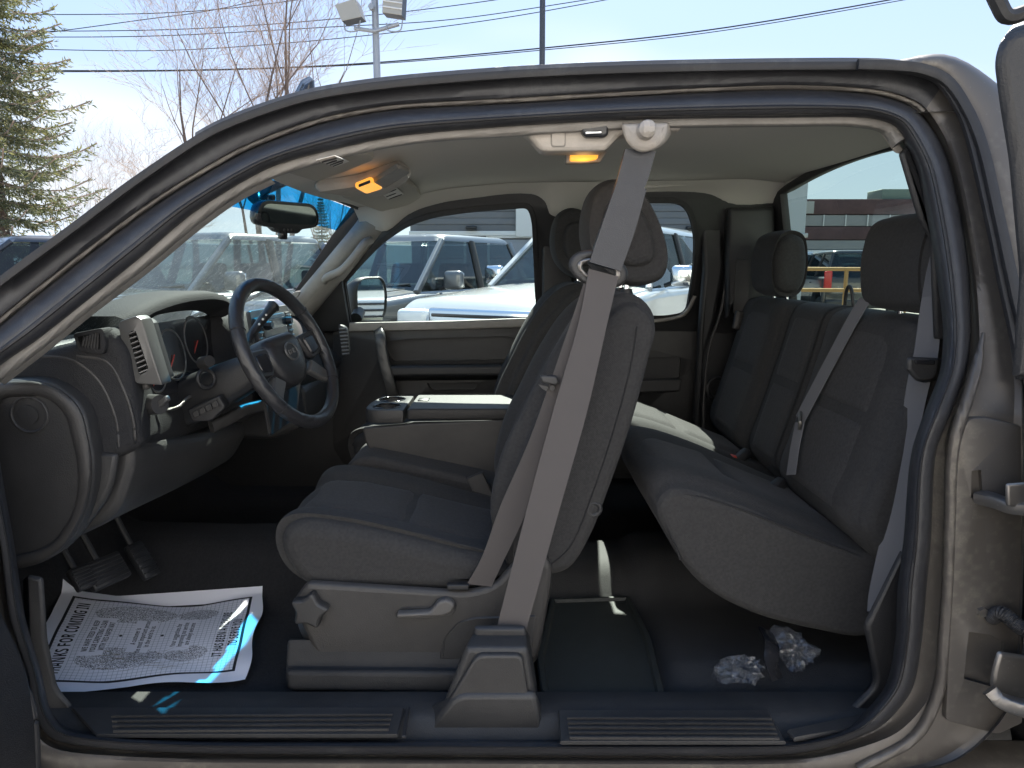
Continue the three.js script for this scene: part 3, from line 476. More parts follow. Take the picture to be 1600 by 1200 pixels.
// belt anchor on the roof rail with courtesy lamp, then the belt itself
{
  const an = part('belt_anchor', truck), z = 0.60;
  mesh('cover', slab([[806, 200, 3], [830, 199, 2], [965, 193, 2], [1080, 187, 6], [1060, 205, 8], [968, 212, 8], [946, 237, 10], [845, 238, 10], [828, 217, 8]], z - 0.05, z + 0.015, 0.008, z), mat.beige, an);
  mesh('badge_outline', slab([[860, 201, 5], [883, 201, 5], [883, 232, 5], [860, 232, 5]], z + 0.012, z + 0.0165, 0.001, z), mat.greyTrim, an);
  mesh('badge', slab([[861.5, 202.5, 5], [881.5, 202.5, 5], [881.5, 230.5, 5], [861.5, 230.5, 5]], z + 0.012, z + 0.0185, 0.001, z), mat.beige, an);
  mesh('latch', slab([[906, 188, 2], [951, 186, 2], [949, 213, 5], [942, 216, 5], [914, 216, 5], [908, 210, 4]], z, z + 0.034, 0.005, z + 0.02), mat.gloss, an);
  mesh('latch_slot', slab([[914, 206, 3], [940, 205, 3], [940, 210, 2], [914, 211, 2]], z + 0.03, z + 0.038, 0.002, z + 0.03), mat.chrome, an);
  mesh('pivot_cover', loft([{ z: z + 0.065, o: [[972, 192, 6], [1046, 190, 6], [1043, 215, 20], [1025, 234, 20], [1000, 238, 20], [980, 222, 20]] }, { z: z - 0.02, o: [[966, 190, 6], [1049, 188, 6], [1047, 214, 20], [1027, 236, 20], [999, 240, 20], [976, 222, 20]] }], { bevel: 0.012, sub: 1 }), mat.white, an).material = mat.beige;
  const pc = P(1010, 203, z + 0.075); mesh('bolt_cap', [cyl(0.0185, 0.016, 0.03, pc, V(0, 0, 1), 28), (() => { const s = new THREE.SphereGeometry(0.0165, 20, 10, 0, 7, 0, Math.PI / 2); s.rotateX(Math.PI / 2); s.scale(1, 1, 0.5); s.translate(pc.x, pc.y, pc.z + 0.014); return s; })()], mat.beige, an, 1.0);
  const lm = part('courtesy_lamp', truck), z2 = 0.50;
  mesh('bezel', slab([[884, 237, 2], [944, 235, 2], [948, 238, 2], [938, 254, 2], [884, 256, 2]], z2 - 0.02, z2 + 0.012, 0.003, z2), mat.greyTrim, lm);
  mesh('lens', slab([[891, 240, 3], [935, 237, 3], [934, 249, 5], [918, 252, 6], [890, 252, 3]], z2, z2 + 0.022, 0.005, z2 + 0.015), mat.amber, lm);
  const L2 = new THREE.PointLight(new THREE.Color(1, 0.55, 0.18), 0.0015); L2.position.copy(P(912, 262, z2 + 0.03)); L2.castShadow = true; L2.name = 'courtesy_light'; lm.add(L2);
  // belt: stiff sleeve, guide ring, webbing to the floor box, webbing to the seat, tongue
  const bl = part('front_seat_belt', truck);
  const dirW = (a, b) => P(b[0], b[1], 0).sub(P(a[0], a[1], 0)).normalize();
  const ribbon = (pts, th = 0.003) => {             // pts: [x left, y left, x right, y right, z left, z right]
    const fine = [], n = 12; const Lc = crv(pts.map(q => P(q[0], q[1], q[4])), pts.length * n), Rc = crv(pts.map(q => P(q[2], q[3], q[5] ?? q[4])), pts.length * n);
    const rings = Lc.map((l, i) => { const r = Rc[i], T = (Lc[Math.min(i + 1, Lc.length - 1)]).clone().sub(Lc[Math.max(0, i - 1)]).normalize(), w = r.clone().sub(l), N = w.clone().cross(T).normalize().multiplyScalar(th / 2); if (N.z < 0) N.negate(); return [l.clone().add(N), r.clone().add(N), r.clone().sub(N), l.clone().sub(N)]; });
    return solid(rings);
  };
  mesh('sleeve', ribbon([[976, 234, 1023, 238, 0.63], [964, 280, 1010, 284, 0.632], [951, 318, 993, 322, 0.636]], 0.022), mat.sleeve, bl, 0.5);
  mesh('sleeve_lower', ribbon([[964, 282, 1008, 297, 0.634], [940, 350, 990, 362, 0.638], [920, 410, 968, 424, 0.642]], 0.030), mat.sleeve, bl, 0.5);
  const rg = P(935, 421, 0.632);
  { const g = new THREE.TorusGeometry(0.034, 0.010, 10, 40); g.scale(1.42, 0.85, 1); g.rotateZ(-0.28); g.translate(rg.x, rg.y, rg.z); mesh('guide_ring', g, mat.plas, bl, 1.2); }
  { const g = new THREE.TorusGeometry(0.026, 0.0035, 8, 40); g.scale(1.55, 0.75, 1); g.rotateZ(-0.28); g.translate(rg.x, rg.y - 0.002, rg.z + 0.010); mesh('guide_insert', g, mat.steel, bl, 1.2); }
  mesh('webbing', ribbon([[920, 420, 966, 432, 0.645], [905, 500, 950, 500, 0.65], [865, 640, 918, 640, 0.66], [822, 800, 873, 800, 0.675], [775, 985, 822, 985, 0.69]]), mat.web, bl, 0.5);
  mesh('webbing_return', ribbon([[918, 424, 950, 430, 0.636], [893, 500, 916, 500, 0.63], [862, 590, 892, 600, 0.622], [826, 690, 856, 690, 0.61], [782, 790, 826, 790, 0.60], [752, 872, 786, 878, 0.595], [730, 912, 768, 916, 0.59]]), mat.web, bl, 0.5);
  mesh('tongue', [slab([[844, 587, 3], [870, 588, 3], [874, 596, 3], [870, 603, 3], [846, 598, 3]], 0.625, 0.640, 0.004), slab([[840, 600, 2], [858, 604, 2], [854, 612, 2], [846, 607, 2]], 0.628, 0.632, 0.001)], mat.plas, bl);
  mesh('stop_button', cyl(0.0065, 0.006, 0.006, P(863, 606, 0.628), V(0, 0, 1), 16), mat.plasT, bl);
  mesh('anchor', rbox(0.05, 0.012, 0.02, 0.003, P(716, 915, 0.59)), mat.plasD, bl);
  // floor box with the retractor
  const bx = part('belt_retractor_box', truck);
  mesh('skirt', loft([{ z: 0.72, o: [[680, 1090, 20], [845, 1090, 10], [852, 1148, 4], [640, 1148, 4]] }, { z: 0.78, o: [[712, 1085, 20], [838, 1085, 10], [850, 1152, 4], [660, 1152, 4]] }], { bevel: 0.012, sub: 2 }), mat.plas, bx);
  mesh('body', loft([{ z: 0.62, o: [[742, 984, 6], [826, 984, 6], [850, 1140, 10], [690, 1140, 10]] }, { z: 0.70, o: [[742, 986, 6], [822, 986, 6], [846, 1142, 10], [682, 1142, 10]] }, { z: 0.76, o: [[728, 1012, 10], [825, 1012, 10], [846, 1146, 14], [676, 1146, 14]] }], { bevel: 0.012, sub: 3 }), mat.plas, bx);
  mesh('cap', loft([{ z: 0.64, o: [[744, 978, 6], [818, 978, 6], [822, 1000, 3], [740, 1000, 3]] }, { z: 0.72, o: [[741, 981, 6], [821, 981, 6], [824, 1003, 3], [738, 1003, 3]] }], { bevel: 0.010, sub: 1 }), mat.plasD, bx);
  mesh('panel', slab([[744, 1024, 14], [816, 1024, 12], [826, 1090, 20], [824, 1118, 22], [812, 1132, 20], [704, 1133, 16], [693, 1122, 12], [700, 1098, 20]], 0.75, 0.773, 0.006), mat.plasT, bx);
}
// ---------------------------------------------------------------- sill plates
{
  const sy = 0.607, q = (px, py, y = sy) => PY(px, py, y);
  const sill = part('sill', truck);
  mesh('inner_step', grid([[0.60, 0.55], [0.645, 0.56], [0.665, 0.59], [0.68, 0.602], [0.75, 0.603], [0.775, 0.597], [0.79, 0.565]].map(([z, y]) => Array.from({ length: 21 }, (_, i) => V(lerp(-1.25, 1.02, i / 20), y, z)))), mat.vinyl, sill, 1.0);
  for (const [o, r0, r1, n, ya] of [[[[112, 1108], [632, 1108], [622, 1150], [150, 1150]], 175, 613, 4, 1119], [[[872, 1112], [1200, 1112], [1228, 1161], [875, 1161]], 886, 1205, 5, 1122]]) {
    const s = part('scuff_plate', truck);
    mesh('plate', poly(o.map(p => q(p[0], p[1], sy)), 0.008, 0.003), mat.plas, s);
    for (let k = 0; k < n; k++) { const y = ya + k * 7.6, a = q(r0 + k * 1.0, y, sy + 0.007), b = q(r1 + (n === 5 ? k * 3 : -k * 2), y + (n === 5 ? 1.2 : -2.5), sy + 0.007); mesh('ridge', sweep([a, a.clone().lerp(b, 0.5), b], rectP(0.006, 0.006, 0.002), V(0, 1, 0)), mat.plasT, s, 0.8); }
  }
  mesh('sill_divider', poly([[636, 1106], [640, 1106], [634, 1152], [628, 1152]].map(p => q(p[0], p[1], sy + 0.002)), 0.006, 0.001), mat.plasD, sill);
  mesh('rear_sill_wedge', poly([[1230, 1144], [1340, 1120], [1372, 1100], [1376, 1112], [1345, 1138], [1240, 1156]].map(p => q(p[0], p[1], sy + 0.004)), 0.01, 0.003), mat.plas, sill);
  // side kick trim at the front of the doorway and the rear wheel-house trim
  mesh('kick_trim', loft([{ z: 0.74, o: [[40, 900, 6], [64, 905, 6], [70, 1000, 8], [86, 1078, 14], [112, 1108, 8], [60, 1120, 4], [44, 1040, 4]] }, { z: 0.62, o: [[40, 900, 6], [66, 905, 6], [74, 1000, 8], [92, 1076, 14], [120, 1104, 8], [60, 1116, 4], [44, 1040, 4]] }], { bevel: 0.008, sub: 1 }), mat.plas, sill);
  mesh('rear_arch_trim', loft([{ z: 0.74, o: [[1352, 980, 8], [1412, 860, 8], [1416, 1010, 10], [1396, 1080, 14], [1330, 1140, 8], [1300, 1140, 8], [1372, 1070, 20]] }, { z: 0.60, o: [[1350, 985, 8], [1412, 860, 8], [1412, 1010, 10], [1390, 1080, 14], [1320, 1130, 8], [1290, 1128, 8], [1362, 1064, 20]] }], { bevel: 0.010, sub: 1 }), mat.plasD, sill);
}
// ---------------------------------------------------------------- seats
// bucket: profile (x, y) swept across z with raised bolsters
const dz = (z, c, w) => Math.abs(z - c) / w;
function driverSeat(name, zc, hw, dx, full) {
  const st = part(name, truck), zk = [hw, hw * 0.86, hw * 0.62, hw * 0.45, 0, -hw * 0.45, -hw * 0.62, -hw * 0.86, -hw];
  const X = x => x + dx;
  const crown = [0, 0.010, 0.006, -0.010, -0.006, -0.010, 0.006, 0.010, 0], fr = [0.018, 0.0, 0.0, 0.0, -0.004, 0, 0, 0, 0.018];
  mesh('cushion', loft(zk.map((z, i) => ({ z: zc + z, w: [[-0.548 + fr[i], 0.885], [-0.538 + fr[i], 0.925 + crown[i]], [-0.50 + fr[i], 0.945 + crown[i]], [-0.40, 0.938 + crown[i]], [-0.26, 0.908 + crown[i]], [-0.12, 0.870 + crown[i] * 0.7], [0.0, 0.842], [0.03, 0.80], [-0.1, 0.775], [-0.3, 0.775], [-0.46, 0.780], [-0.525 + fr[i], 0.825]].map(p => [X(p[0]), p[1]]) })), { bevel: 0.035, smooth: true, n: 4, sub: 3, bm: 5 }), mat.clothD, st, 1.2);
  // paler inlay, sewn in two fields
  const top = x => { const k = [[-0.545, 0.895], [-0.52, 0.927], [-0.49, 0.939], [-0.40, 0.934], [-0.26, 0.904], [-0.12, 0.868], [-0.02, 0.846]]; for (let i = 1; i < k.length; i++) if (x <= k[i][0]) return lerp(k[i - 1][1], k[i][1], (x - k[i - 1][0]) / (k[i][0] - k[i - 1][0])); return 0.846; };
  const inlay = (x0, x1) => { const rows = []; for (let j = 0; j <= 12; j++) { const f = j / 12, z = zc + lerp(-hw * 0.56, hw * 0.56, f), r = []; for (let i = 0; i <= 14; i++) { const g = i / 14, e = Math.min(1, Math.min(g, 1 - g) * 9, Math.min(f, 1 - f) * 8), x = lerp(x0, x1, g); r.push(V(X(x), top(x) - 0.010 + 0.012 * Math.sqrt(e) + 0.003 * Math.sin(f * Math.PI), z)); } rows.push(r); } return grid(rows); };
  mesh('cushion_inlay', inlay(-0.538, -0.262), mat.cloth, st, 1.2);
  mesh('cushion_inlay', inlay(-0.258, -0.03), mat.cloth, st, 1.2);
  for (const s of [-1, 1]) mesh('piping', tube([[-0.545, 0.89], [-0.50, 0.946], [-0.40, 0.944], [-0.26, 0.914], [-0.12, 0.876], [-0.02, 0.85]].map(p => V(X(p[0]) + (p[0] < -0.54 ? 0.01 : 0), p[1] + 0.002, zc + s * hw * 0.84)), 0.0028, 6, 30), mat.clothD, st, 1.2);
  // backrest
  const bo = [0, 0.018, 0.014, -0.008, -0.014, -0.008, 0.014, 0.018, 0];
  const front = full ? [[880, 530], [845, 600], [805, 680], [782, 760], [786, 850]] : null;
  const w0 = [[0.215, 1.452], [0.165, 1.402], [0.095, 1.30], [0.045, 1.20], [-0.005, 1.09], [-0.03, 0.95], [-0.01, 0.835], [0.07, 0.815], [0.13, 0.83], [0.175, 0.90], [0.222, 1.03], [0.268, 1.18], [0.300, 1.32], [0.312, 1.41], [0.272, 1.455]];
  mesh('backrest', loft(zk.map((z, i) => ({ z: zc + z, w: w0.map((p, j) => [X(p[0] - (j > 0 && j < 6 ? bo[i] * (i === 0 || i === 8 ? 0 : 1) : 0) + (Math.abs(z) === hw && j < 6 ? 0.02 : 0)), p[1] - (i === 0 || i === 8 ? (j < 2 || j > 12 ? 0.018 : 0) : 0)]) })), { bevel: 0.02, smooth: true, n: 4, sub: 3, bm: 5 }), mat.clothD, st, 1.2);
  const fx = y => { const k = [[0.86, -0.004], [0.95, -0.008], [1.09, 0.017], [1.20, 0.067], [1.30, 0.117], [1.40, 0.175]]; for (let i = 1; i < k.length; i++) if (y <= k[i][0]) return lerp(k[i - 1][1], k[i][1], (y - k[i - 1][0]) / (k[i][0] - k[i - 1][0])); return 0.175; };
  const bin = (y0, y1) => { const rows = []; for (let j = 0; j <= 10; j++) { const f = j / 10, z = zc + lerp(-hw * 0.5, hw * 0.5, f), r = []; for (let i = 0; i <= 14; i++) { const g = i / 14, e = Math.min(1, Math.min(g, 1 - g) * 9, Math.min(f, 1 - f) * 8), y = lerp(y0, y1, g); r.push(V(X(fx(y) + 0.004 - 0.016 * Math.sqrt(e)), y, z)); } rows.push(r); } return grid(rows); };
  mesh('backrest_inlay', bin(0.87, 1.15), mat.cloth, st, 1.2); mesh('backrest_inlay', bin(1.155, 1.40), mat.cloth, st, 1.2);
  mesh('back_seam', tube([[0.09, 0.835], [0.145, 0.89], [0.195, 1.02], [0.24, 1.17], [0.272, 1.31], [0.282, 1.39]].map(p => V(X(p[0] - 0.012), p[1], zc + hw + 0.0005)), 0.002, 6, 30), mat.seam, st, 1.2);
  // headrest on two posts
  const hr = [[[0.62], 0.10], [[0.90], 0.085], [[1.0], 0.05], [[1.02], 0], [[1.0], -0.05], [[0.90], -0.085], [[0.62], -0.10]];
  const h0 = [[0.105, 1.585], [0.125, 1.650], [0.165, 1.672], [0.215, 1.655], [0.262, 1.585], [0.287, 1.495], [0.275, 1.452], [0.215, 1.435], [0.155, 1.455], [0.115, 1.505]];
  mesh('headrest', loft(hr.map(([s, z]) => ({ z: zc + z * 1.15, w: h0.map(p => [X(0.268 + (p[0] - 0.195) * s[0] * 1.10), 1.592 + (p[1] - 1.55) * s[0] * 1.04]) })), { bevel: 0.018, smooth: true, n: 5, sub: 3 }), mat.clothD, st, 1.2);
  for (const k of [-0.05, 0.05]) mesh('headrest_post', tube([V(X(0.275), 1.43, zc + k), V(X(0.275), 1.52, zc + k)], 0.0065, 12), mat.chrome, st, 1.0);
  for (const k of [-0.05, 0.05]) mesh('post_sleeve', cyl(0.016, 0.013, 0.014, V(X(0.275), 1.458, zc + k), V(-0.1, 1, 0), 16), mat.plasD, st);
  return st;
}
const seat = driverSeat('driver_seat', 0.33, 0.235, 0, true);
driverSeat('passenger_seat', -0.51, 0.20, -0.03, false);
{
  // side shield with knob, recliner lever and rear pocket
  const z = 0.595;
  mesh('side_shield', loft([{ z: 0.54, o: [[462, 935, 4], [480, 911, 10], [622, 921, 20], [732, 928, 20], [774, 915, 14], [799, 886, 14], [820, 866, 8], [843, 865, 10], [860, 884, 10], [862, 905, 10], [845, 1002, 10], [836, 1032, 10], [672, 1040, 10], [508, 1040, 10], [494, 1028, 10], [469, 976, 10]] }, { z, o: [[460, 936, 4], [479, 910, 10], [622, 919, 20], [732, 926, 20], [774, 913, 14], [799, 884, 14], [818, 864, 8], [843, 863, 10], [862, 881, 10], [864, 900, 10], [846, 1002, 10], [837, 1033, 10], [672, 1041, 10], [508, 1041, 10], [495, 1030, 10], [468, 976, 10]] }], { bevel: 0.014, sub: 1 }), mat.plasT, seat);
  mesh('pocket_panel', slab([[692, 1000, 14], [715, 972, 14], [742, 965, 8], [838, 962, 4], [830, 1026, 4], [686, 1031, 4]], z - 0.01, z + 0.004, 0.003), mat.plas, seat);
  mesh('pocket_line', sweep([[692, 1026], [695, 998], [716, 974], [744, 967], [836, 964]].map(q => P(q[0], q[1], z + 0.005)), circ(0.0012, 6), V(0, 0, 1)), mat.plasT, seat);
  const kc = P(487, 948, z), star = smoothO(Array.from({ length: 10 }, (_, i) => { const a = i / 10 * 2 * Math.PI + 1.35, r = i % 2 ? 0.030 : 0.043; return [kc.x + r * Math.cos(a), kc.y + r * Math.sin(a)]; }), 4);
  mesh('lumbar_knob', solid([0, 0.006, 0.024, 0.029, 0.031].map((d, i) => inset(star, [0.004, 0, 0, 0.002, 0.006][i]).map(p => V(p[0], p[1], z - 0.004 + d)))), mat.plas, seat, 0.8);
  mesh('lever_recess', slab([[617, 958, 5], [630, 949, 6], [672, 949, 6], [684, 935, 8], [700, 932, 10], [715, 944, 12], [708, 962, 10], [690, 966, 6], [620, 967, 4]], z - 0.004, z + 0.003, 0.001), mat.plasD, seat);
  mesh('recline_lever', slab([[620, 960, 3], [672, 957, 6], [684, 941, 8], [698, 937, 8], [711, 945, 9], [706, 958, 8], [690, 964, 6], [620, 966, 3]], z, z + 0.024, 0.005), mat.lever, seat);
  mesh('seat_track', loft([{ z: 0.48, o: [[452, 1004, 6], [715, 1004, 6], [715, 1070, 6], [452, 1068, 10]] }, { z: 0.585, o: [[449, 1000, 8], [720, 1000, 8], [720, 1076, 6], [449, 1072, 12]] }, { z: 0.605, o: [[447, 1040, 8], [722, 1043, 8], [722, 1080, 6], [447, 1077, 12]] }, { z: 0.645, o: [[447, 1050, 8], [722, 1052, 8], [722, 1084, 6], [448, 1081, 12]] }], { bevel: 0.010, sub: 4 }), mat.vinyl, seat);
  mesh('seat_base', rbox(0.50, 0.16, 0.40, 0.02, V(-0.24, 0.66, 0.33)), mat.plasD, seat);
  mesh('recliner_pivot', torus(0.014, 0.006, P(928, 795, 0.56), V(0, 0, 1)), mat.plasD, seat, 1.2);
  mesh('buckle', sweep([P(742, 742, 0.12), P(762, 785, 0.12)], rectP(0.05, 0.022, 0.006), V(0, 0, 1)), mat.plasT, seat);
}
// folding centre console between the seats
{
  const cn = part('centre_console', truck);
  const zn = -0.055, zf = -0.30;
  mesh('body', loft([{ z: zn, o: [[566, 668, 6], [632, 664, 4], [640, 662, 4], [830, 655, 4], [830, 760, 4], [700, 724, 20], [600, 718, 40], [572, 700, 16]] }, { z: zf, o: [[590, 664, 6], [632, 661, 4], [640, 658, 4], [830, 655, 4], [830, 730, 4], [700, 712, 20], [612, 706, 30], [594, 690, 16]] }], { bevel: 0.006, sub: 1 }), mat.plasT, cn);
  const ty = 1.116, cy = P(640, 638, zn).y; 
  const xz = (px, py, y) => PY(px, py, y);
  const lidTop = [[633, 638], [657, 612], [850, 607], [850, 634]];
  const lidY = P(640, 639, zn).y;
  const q = (px, z, y) => { const p = P(px, 640, z); return V(p.x, y, z); };
  mesh('lid', solid([[-0.034, 0.004], [-0.030, 0], [-0.004, 0], [0, 0.005]].map(([d, i]) => rpoly([[P(636, 640, zn).x + i, zn - i, 0.008], [0.14, zn - i, 0.02], [0.14, zf + i, 0.02], [P(636, 640, zn).x + i, zf + i, 0.008]], 4).map(p => V(p[0], lidY + d, p[1])))), mat.plas, cn, 0.8);
  const x1 = P(630, 640, zn).x, x0 = P(566, 650, zn).x;
  const cups = [[0.52, 0.26], [0.50, 0.74]].map(([u, w]) => V(lerp(x0, x1, u), lidY, lerp(zn, zf, w)));
  { const sh = new THREE.Shape(rpoly([[x1, zn, 0.004], [x1, zf, 0.004], [x0 + 0.02, zf, 0.05], [x0, lerp(zn, zf, 0.5), 0.08], [x0 + 0.005, zn, 0.05]], 5).map(q => new THREE.Vector2(q[0], q[1]))); for (const c of cups) sh.holes.push(new THREE.Path(circ(0.041, 28).map(q => new THREE.Vector2(c.x + q[0], c.z + q[1]))));
    const g = new THREE.ExtrudeGeometry(sh, { depth: 0.034, bevelEnabled: true, bevelSize: 0.004, bevelOffset: -0.004, bevelThickness: 0.004, bevelSegments: 2 }); g.rotateX(Math.PI / 2); g.translate(0, lidY - 0.008, 0); mesh('cup_tray', g, mat.plas, cn, 0.6); }
  for (const c of cups) { const w = new THREE.CylinderGeometry(0.041, 0.038, 0.030, 28, 1, true); w.translate(c.x, lidY - 0.022, c.z); mesh('cup_well', [w, cyl(0.036, 0.036, 0.002, V(c.x, lidY - 0.036, c.z), V(0, 1, 0), 28)], mat.plas, cn, 0.8); mesh('cup_rim', torus(0.042, 0.003, V(c.x, lidY - 0.004, c.z), V(0, 1, 0)), mat.gloss, cn, 1.2); }
  mesh('lid_latch', rbox(0.035, 0.006, 0.05, 0.002, V(x1 + 0.045, lidY, lerp(zn, zf, 0.62))), mat.plasD, cn);
  mesh('middle_cushion', loft([{ z: 0.06, w: [[-0.50, 0.82, 0.03], [-0.50, 0.935, 0.05], [-0.44, 0.965, 0.05], [0.0, 0.87, 0.03], [0.0, 0.80, 0.02]] }, { z: -0.19, w: [[-0.50, 0.82, 0.03], [-0.50, 0.935, 0.05], [-0.44, 0.965, 0.05], [0.0, 0.87, 0.03], [0.0, 0.80, 0.02]] }], { bevel: 0.02, sub: 1 }), mat.cloth, cn);
  mesh('middle_base', rbox(0.5, 0.22, 0.24, 0.02, V(-0.24, 0.70, -0.05)), mat.plasD, cn);
}
// rear bench
{
  const rb = part('rear_bench', truck);
  const co = (dy, dx = 0) => [[0.315 + dx, 1.005 + dy], [0.345 + dx, 1.045 + dy], [0.40, 1.043 + dy], [0.52, 1.005 + dy], [0.66, 0.945 + dy], [0.80, 0.885 + dy * 0.5], [0.89, 0.855], [0.92, 0.78], [0.90, 0.70], [0.83, 0.66], [0.72, 0.675], [0.56, 0.72], [0.44, 0.79], [0.37, 0.88 ]];
  const seatC = (z0, z1, up, name, m) => { const h = z0 - z1, k = [0, 0.10, 0.25, 0.40, 0.5, 0.60, 0.75, 0.90, 1], u = [-0.022, 0.002, 0.004, -0.008, -0.010, -0.008, 0.004, 0.002, -0.022]; return mesh(name, loft(k.map((f, i) => ({ z: z0 - f * h, w: co(u[i] + up, i === 0 || i === 8 ? 0.012 : 0) })), { bevel: 0.02, smooth: true, n: 4, sub: 2, bm: 5 }), m, rb, 1.2); };
  seatC(0.56, -0.02, 0, 'cushion', mat.clothD); seatC(-0.03, -0.60, -0.01, 'cushion', mat.clothD);
  const top = x => { const k = [[0.32, 1.0], [0.345, 1.032], [0.40, 1.032], [0.52, 0.995], [0.66, 0.935], [0.80, 0.880]]; for (let i = 1; i < k.length; i++) if (x <= k[i][0]) return lerp(k[i - 1][1], k[i][1], (x - k[i - 1][0]) / (k[i][0] - k[i - 1][0])); return 0.88; };
  const inl = (z0, z1, x0, x1) => { const rows = []; for (let j = 0; j <= 12; j++) { const f = j / 12, z = lerp(z0, z1, f), r = []; for (let i = 0; i <= 14; i++) { const g = i / 14, e = Math.min(1, Math.min(g, 1 - g) * 9, Math.min(f, 1 - f) * 8), x = lerp(x0, x1, g); r.push(V(x, top(x) - 0.004 + 0.019 * Math.sqrt(e), z)); } rows.push(r); } return grid(rows); };
  for (const [a, b] of [[0.45, 0.14], [-0.14, -0.48]]) { mesh('cushion_inlay', inl(a, b, 0.345, 0.545), mat.cloth, rb, 1.2); mesh('cushion_inlay', inl(a, b, 0.55, 0.80), mat.cloth, rb, 1.2); }
  mesh('cushion_seam', tube([[0.375, 0.86], [0.332, 0.985], [0.350, 1.012], [0.40, 1.012], [0.52, 0.975], [0.66, 0.918], [0.80, 0.862]].map(q => V(q[0] + 0.012, q[1] - 0.006, 0.556)), 0.003, 6, 40), mat.seam, rb, 1.2);
  const bp = [[0.80, 0.90], [0.775, 0.95], [0.80, 1.05], [0.835, 1.17], [0.87, 1.30], [0.895, 1.385], [0.93, 1.405], [0.99, 1.40], [1.03, 1.36], [1.03, 1.10], [0.98, 0.85], [0.88, 0.83]];
  const back = (z0, z1, d) => mesh('backrest', loft([0, 0.08, 0.5, 0.92, 1].map((f, i) => ({ z: lerp(z0, z1, f), w: bp.map((p, j) => [p[0] - (i > 0 && i < 4 && j < 6 ? d : 0), p[1]]) })), { bevel: 0.03, smooth: true, n: 4, sub: 2 }), mat.clothD, rb, 1.2);
  back(0.60, 0.10, 0.012); back(0.095, -0.18, 0.0); back(-0.185, -0.62, 0.012);
  const fx = y => { const k = [[0.93, 0.764], [0.95, 0.764], [1.05, 0.790], [1.17, 0.825], [1.30, 0.860], [1.39, 0.888]]; for (let i = 1; i < k.length; i++) if (y <= k[i][0]) return lerp(k[i - 1][1], k[i][1], (y - k[i - 1][0]) / (k[i][0] - k[i - 1][0])); return 0.888; };
  const bin = (z0, z1, y0, y1, d = 0) => { const rows = []; for (let j = 0; j <= 10; j++) { const f = j / 10, z = lerp(z0, z1, f), r = []; for (let i = 0; i <= 14; i++) { const g = i / 14, e = Math.min(1, Math.min(g, 1 - g) * 9, Math.min(f, 1 - f) * 8), y = lerp(y0, y1, g); r.push(V(fx(y) + 0.006 + d - 0.014 * Math.sqrt(e), y, z)); } rows.push(r); } return grid(rows); };
  for (const [a, b, d] of [[0.50, 0.20, 0], [0.06, -0.14, 0.012], [-0.26, -0.54, 0]]) { mesh('backrest_inlay', bin(a, b, 0.94, 1.165, d), mat.cloth, rb, 1.2); mesh('backrest_inlay', bin(a, b, 1.17, 1.385, d), mat.cloth, rb, 1.2); }
  const hd = (zc, w) => { const h0 = [[0.865, 1.555], [0.885, 1.62], [0.925, 1.638], [0.965, 1.622], [0.985, 1.55], [0.98, 1.46], [0.955, 1.42], [0.91, 1.415], [0.878, 1.435], [0.865, 1.49]];
    mesh('headrest', loft([[0.86, 1], [0.97, 0.82], [1, 0.4], [1, 0], [1, -0.4], [0.97, -0.82], [0.86, -1]].map(([s, z]) => ({ z: zc + z * w, w: h0.map(p => [0.925 + (p[0] - 0.925) * s, 1.525 + (p[1] - 1.525) * s]) })), { bevel: 0.03, smooth: true, n: 5, sub: 2 }), mat.clothD, rb, 1.2);
    for (const k of [-0.06, 0.06]) mesh('headrest_post', tube([V(0.94, 1.37, zc + k), V(0.935, 1.44, zc + k)], 0.007, 10), mat.chrome, rb, 1.0); };
  hd(0.44, 0.155); hd(-0.40, 0.125);
  mesh('pull_loop', tube([V(0.97, 1.39, 0.02), V(0.965, 1.45, 0.035), V(0.965, 1.462, 0.05), V(0.965, 1.45, 0.065), V(0.97, 1.39, 0.08)], 0.005, 8), mat.plasD, rb, 1.0);
  for (const [px, py, y] of [[1154, 708, 0.925], [1206, 755, 0.93]]) { const p = PY(px, py, y); mesh('buckle', rbox(0.055, 0.03, 0.028, 0.006, p.clone().add(V(0.012, -0.010, 0)), [0, 0.4, 0.5]), mat.plasD, rb); mesh('release_button', rbox(0.016, 0.026, 0.026, 0.003, p.clone().add(V(-0.020, -0.016, 0.012)), [0, 0.4, 0.5]), mat.red, rb); }
  // belts of the bench
  const rib = (path, up, w) => sweep(crv(path, path.length * 8), rectP(w, 0.003, 0.001, 1), up);
  const bs = part('rear_seat_belt', truck);
  const on = (px, py, d) => { let x = 0.85, p; for (let i = 0; i < 10; i++) { p = PX(px, py, x); x = fx(cl(p.y, 0.94, 1.385)) - d; } return PX(px, py, x); };
  mesh('webbing', rib([on(1352, 468, 0.0), on(1338, 490, 0.018), on(1300, 560, 0.024), on(1250, 655, 0.03)], V(-1, 0.3, 0.3), 0.040), mat.webBlue, bs, 0.6);
  mesh('tongue', rbox(0.05, 0.03, 0.008, 0.003, on(1250, 657, 0.035), [0, 1.2, 0.4]), mat.steel, bs);
  mesh('webbing_lower', rib([on(1250, 660, 0.03), on(1242, 700, 0.03), on(1236, 742, 0.03)], V(-1, 0.3, 0.3), 0.034), mat.webBlue, bs, 0.6);
  const b2 = part('rear_shoulder_belt', truck);
  const rr2 = (pts) => { const Lc = crv(pts.map(q => P(q[0], q[1], q[4])), 50), Rc = crv(pts.map(q => P(q[2], q[3], q[5])), 50); return solid(Lc.map((l, i) => { const r = Rc[i], N = V(-0.2, 0, 1).normalize().multiplyScalar(0.0015); return [l.clone().add(N), r.clone().add(N), r.clone().sub(N), l.clone().sub(N)]; })); };
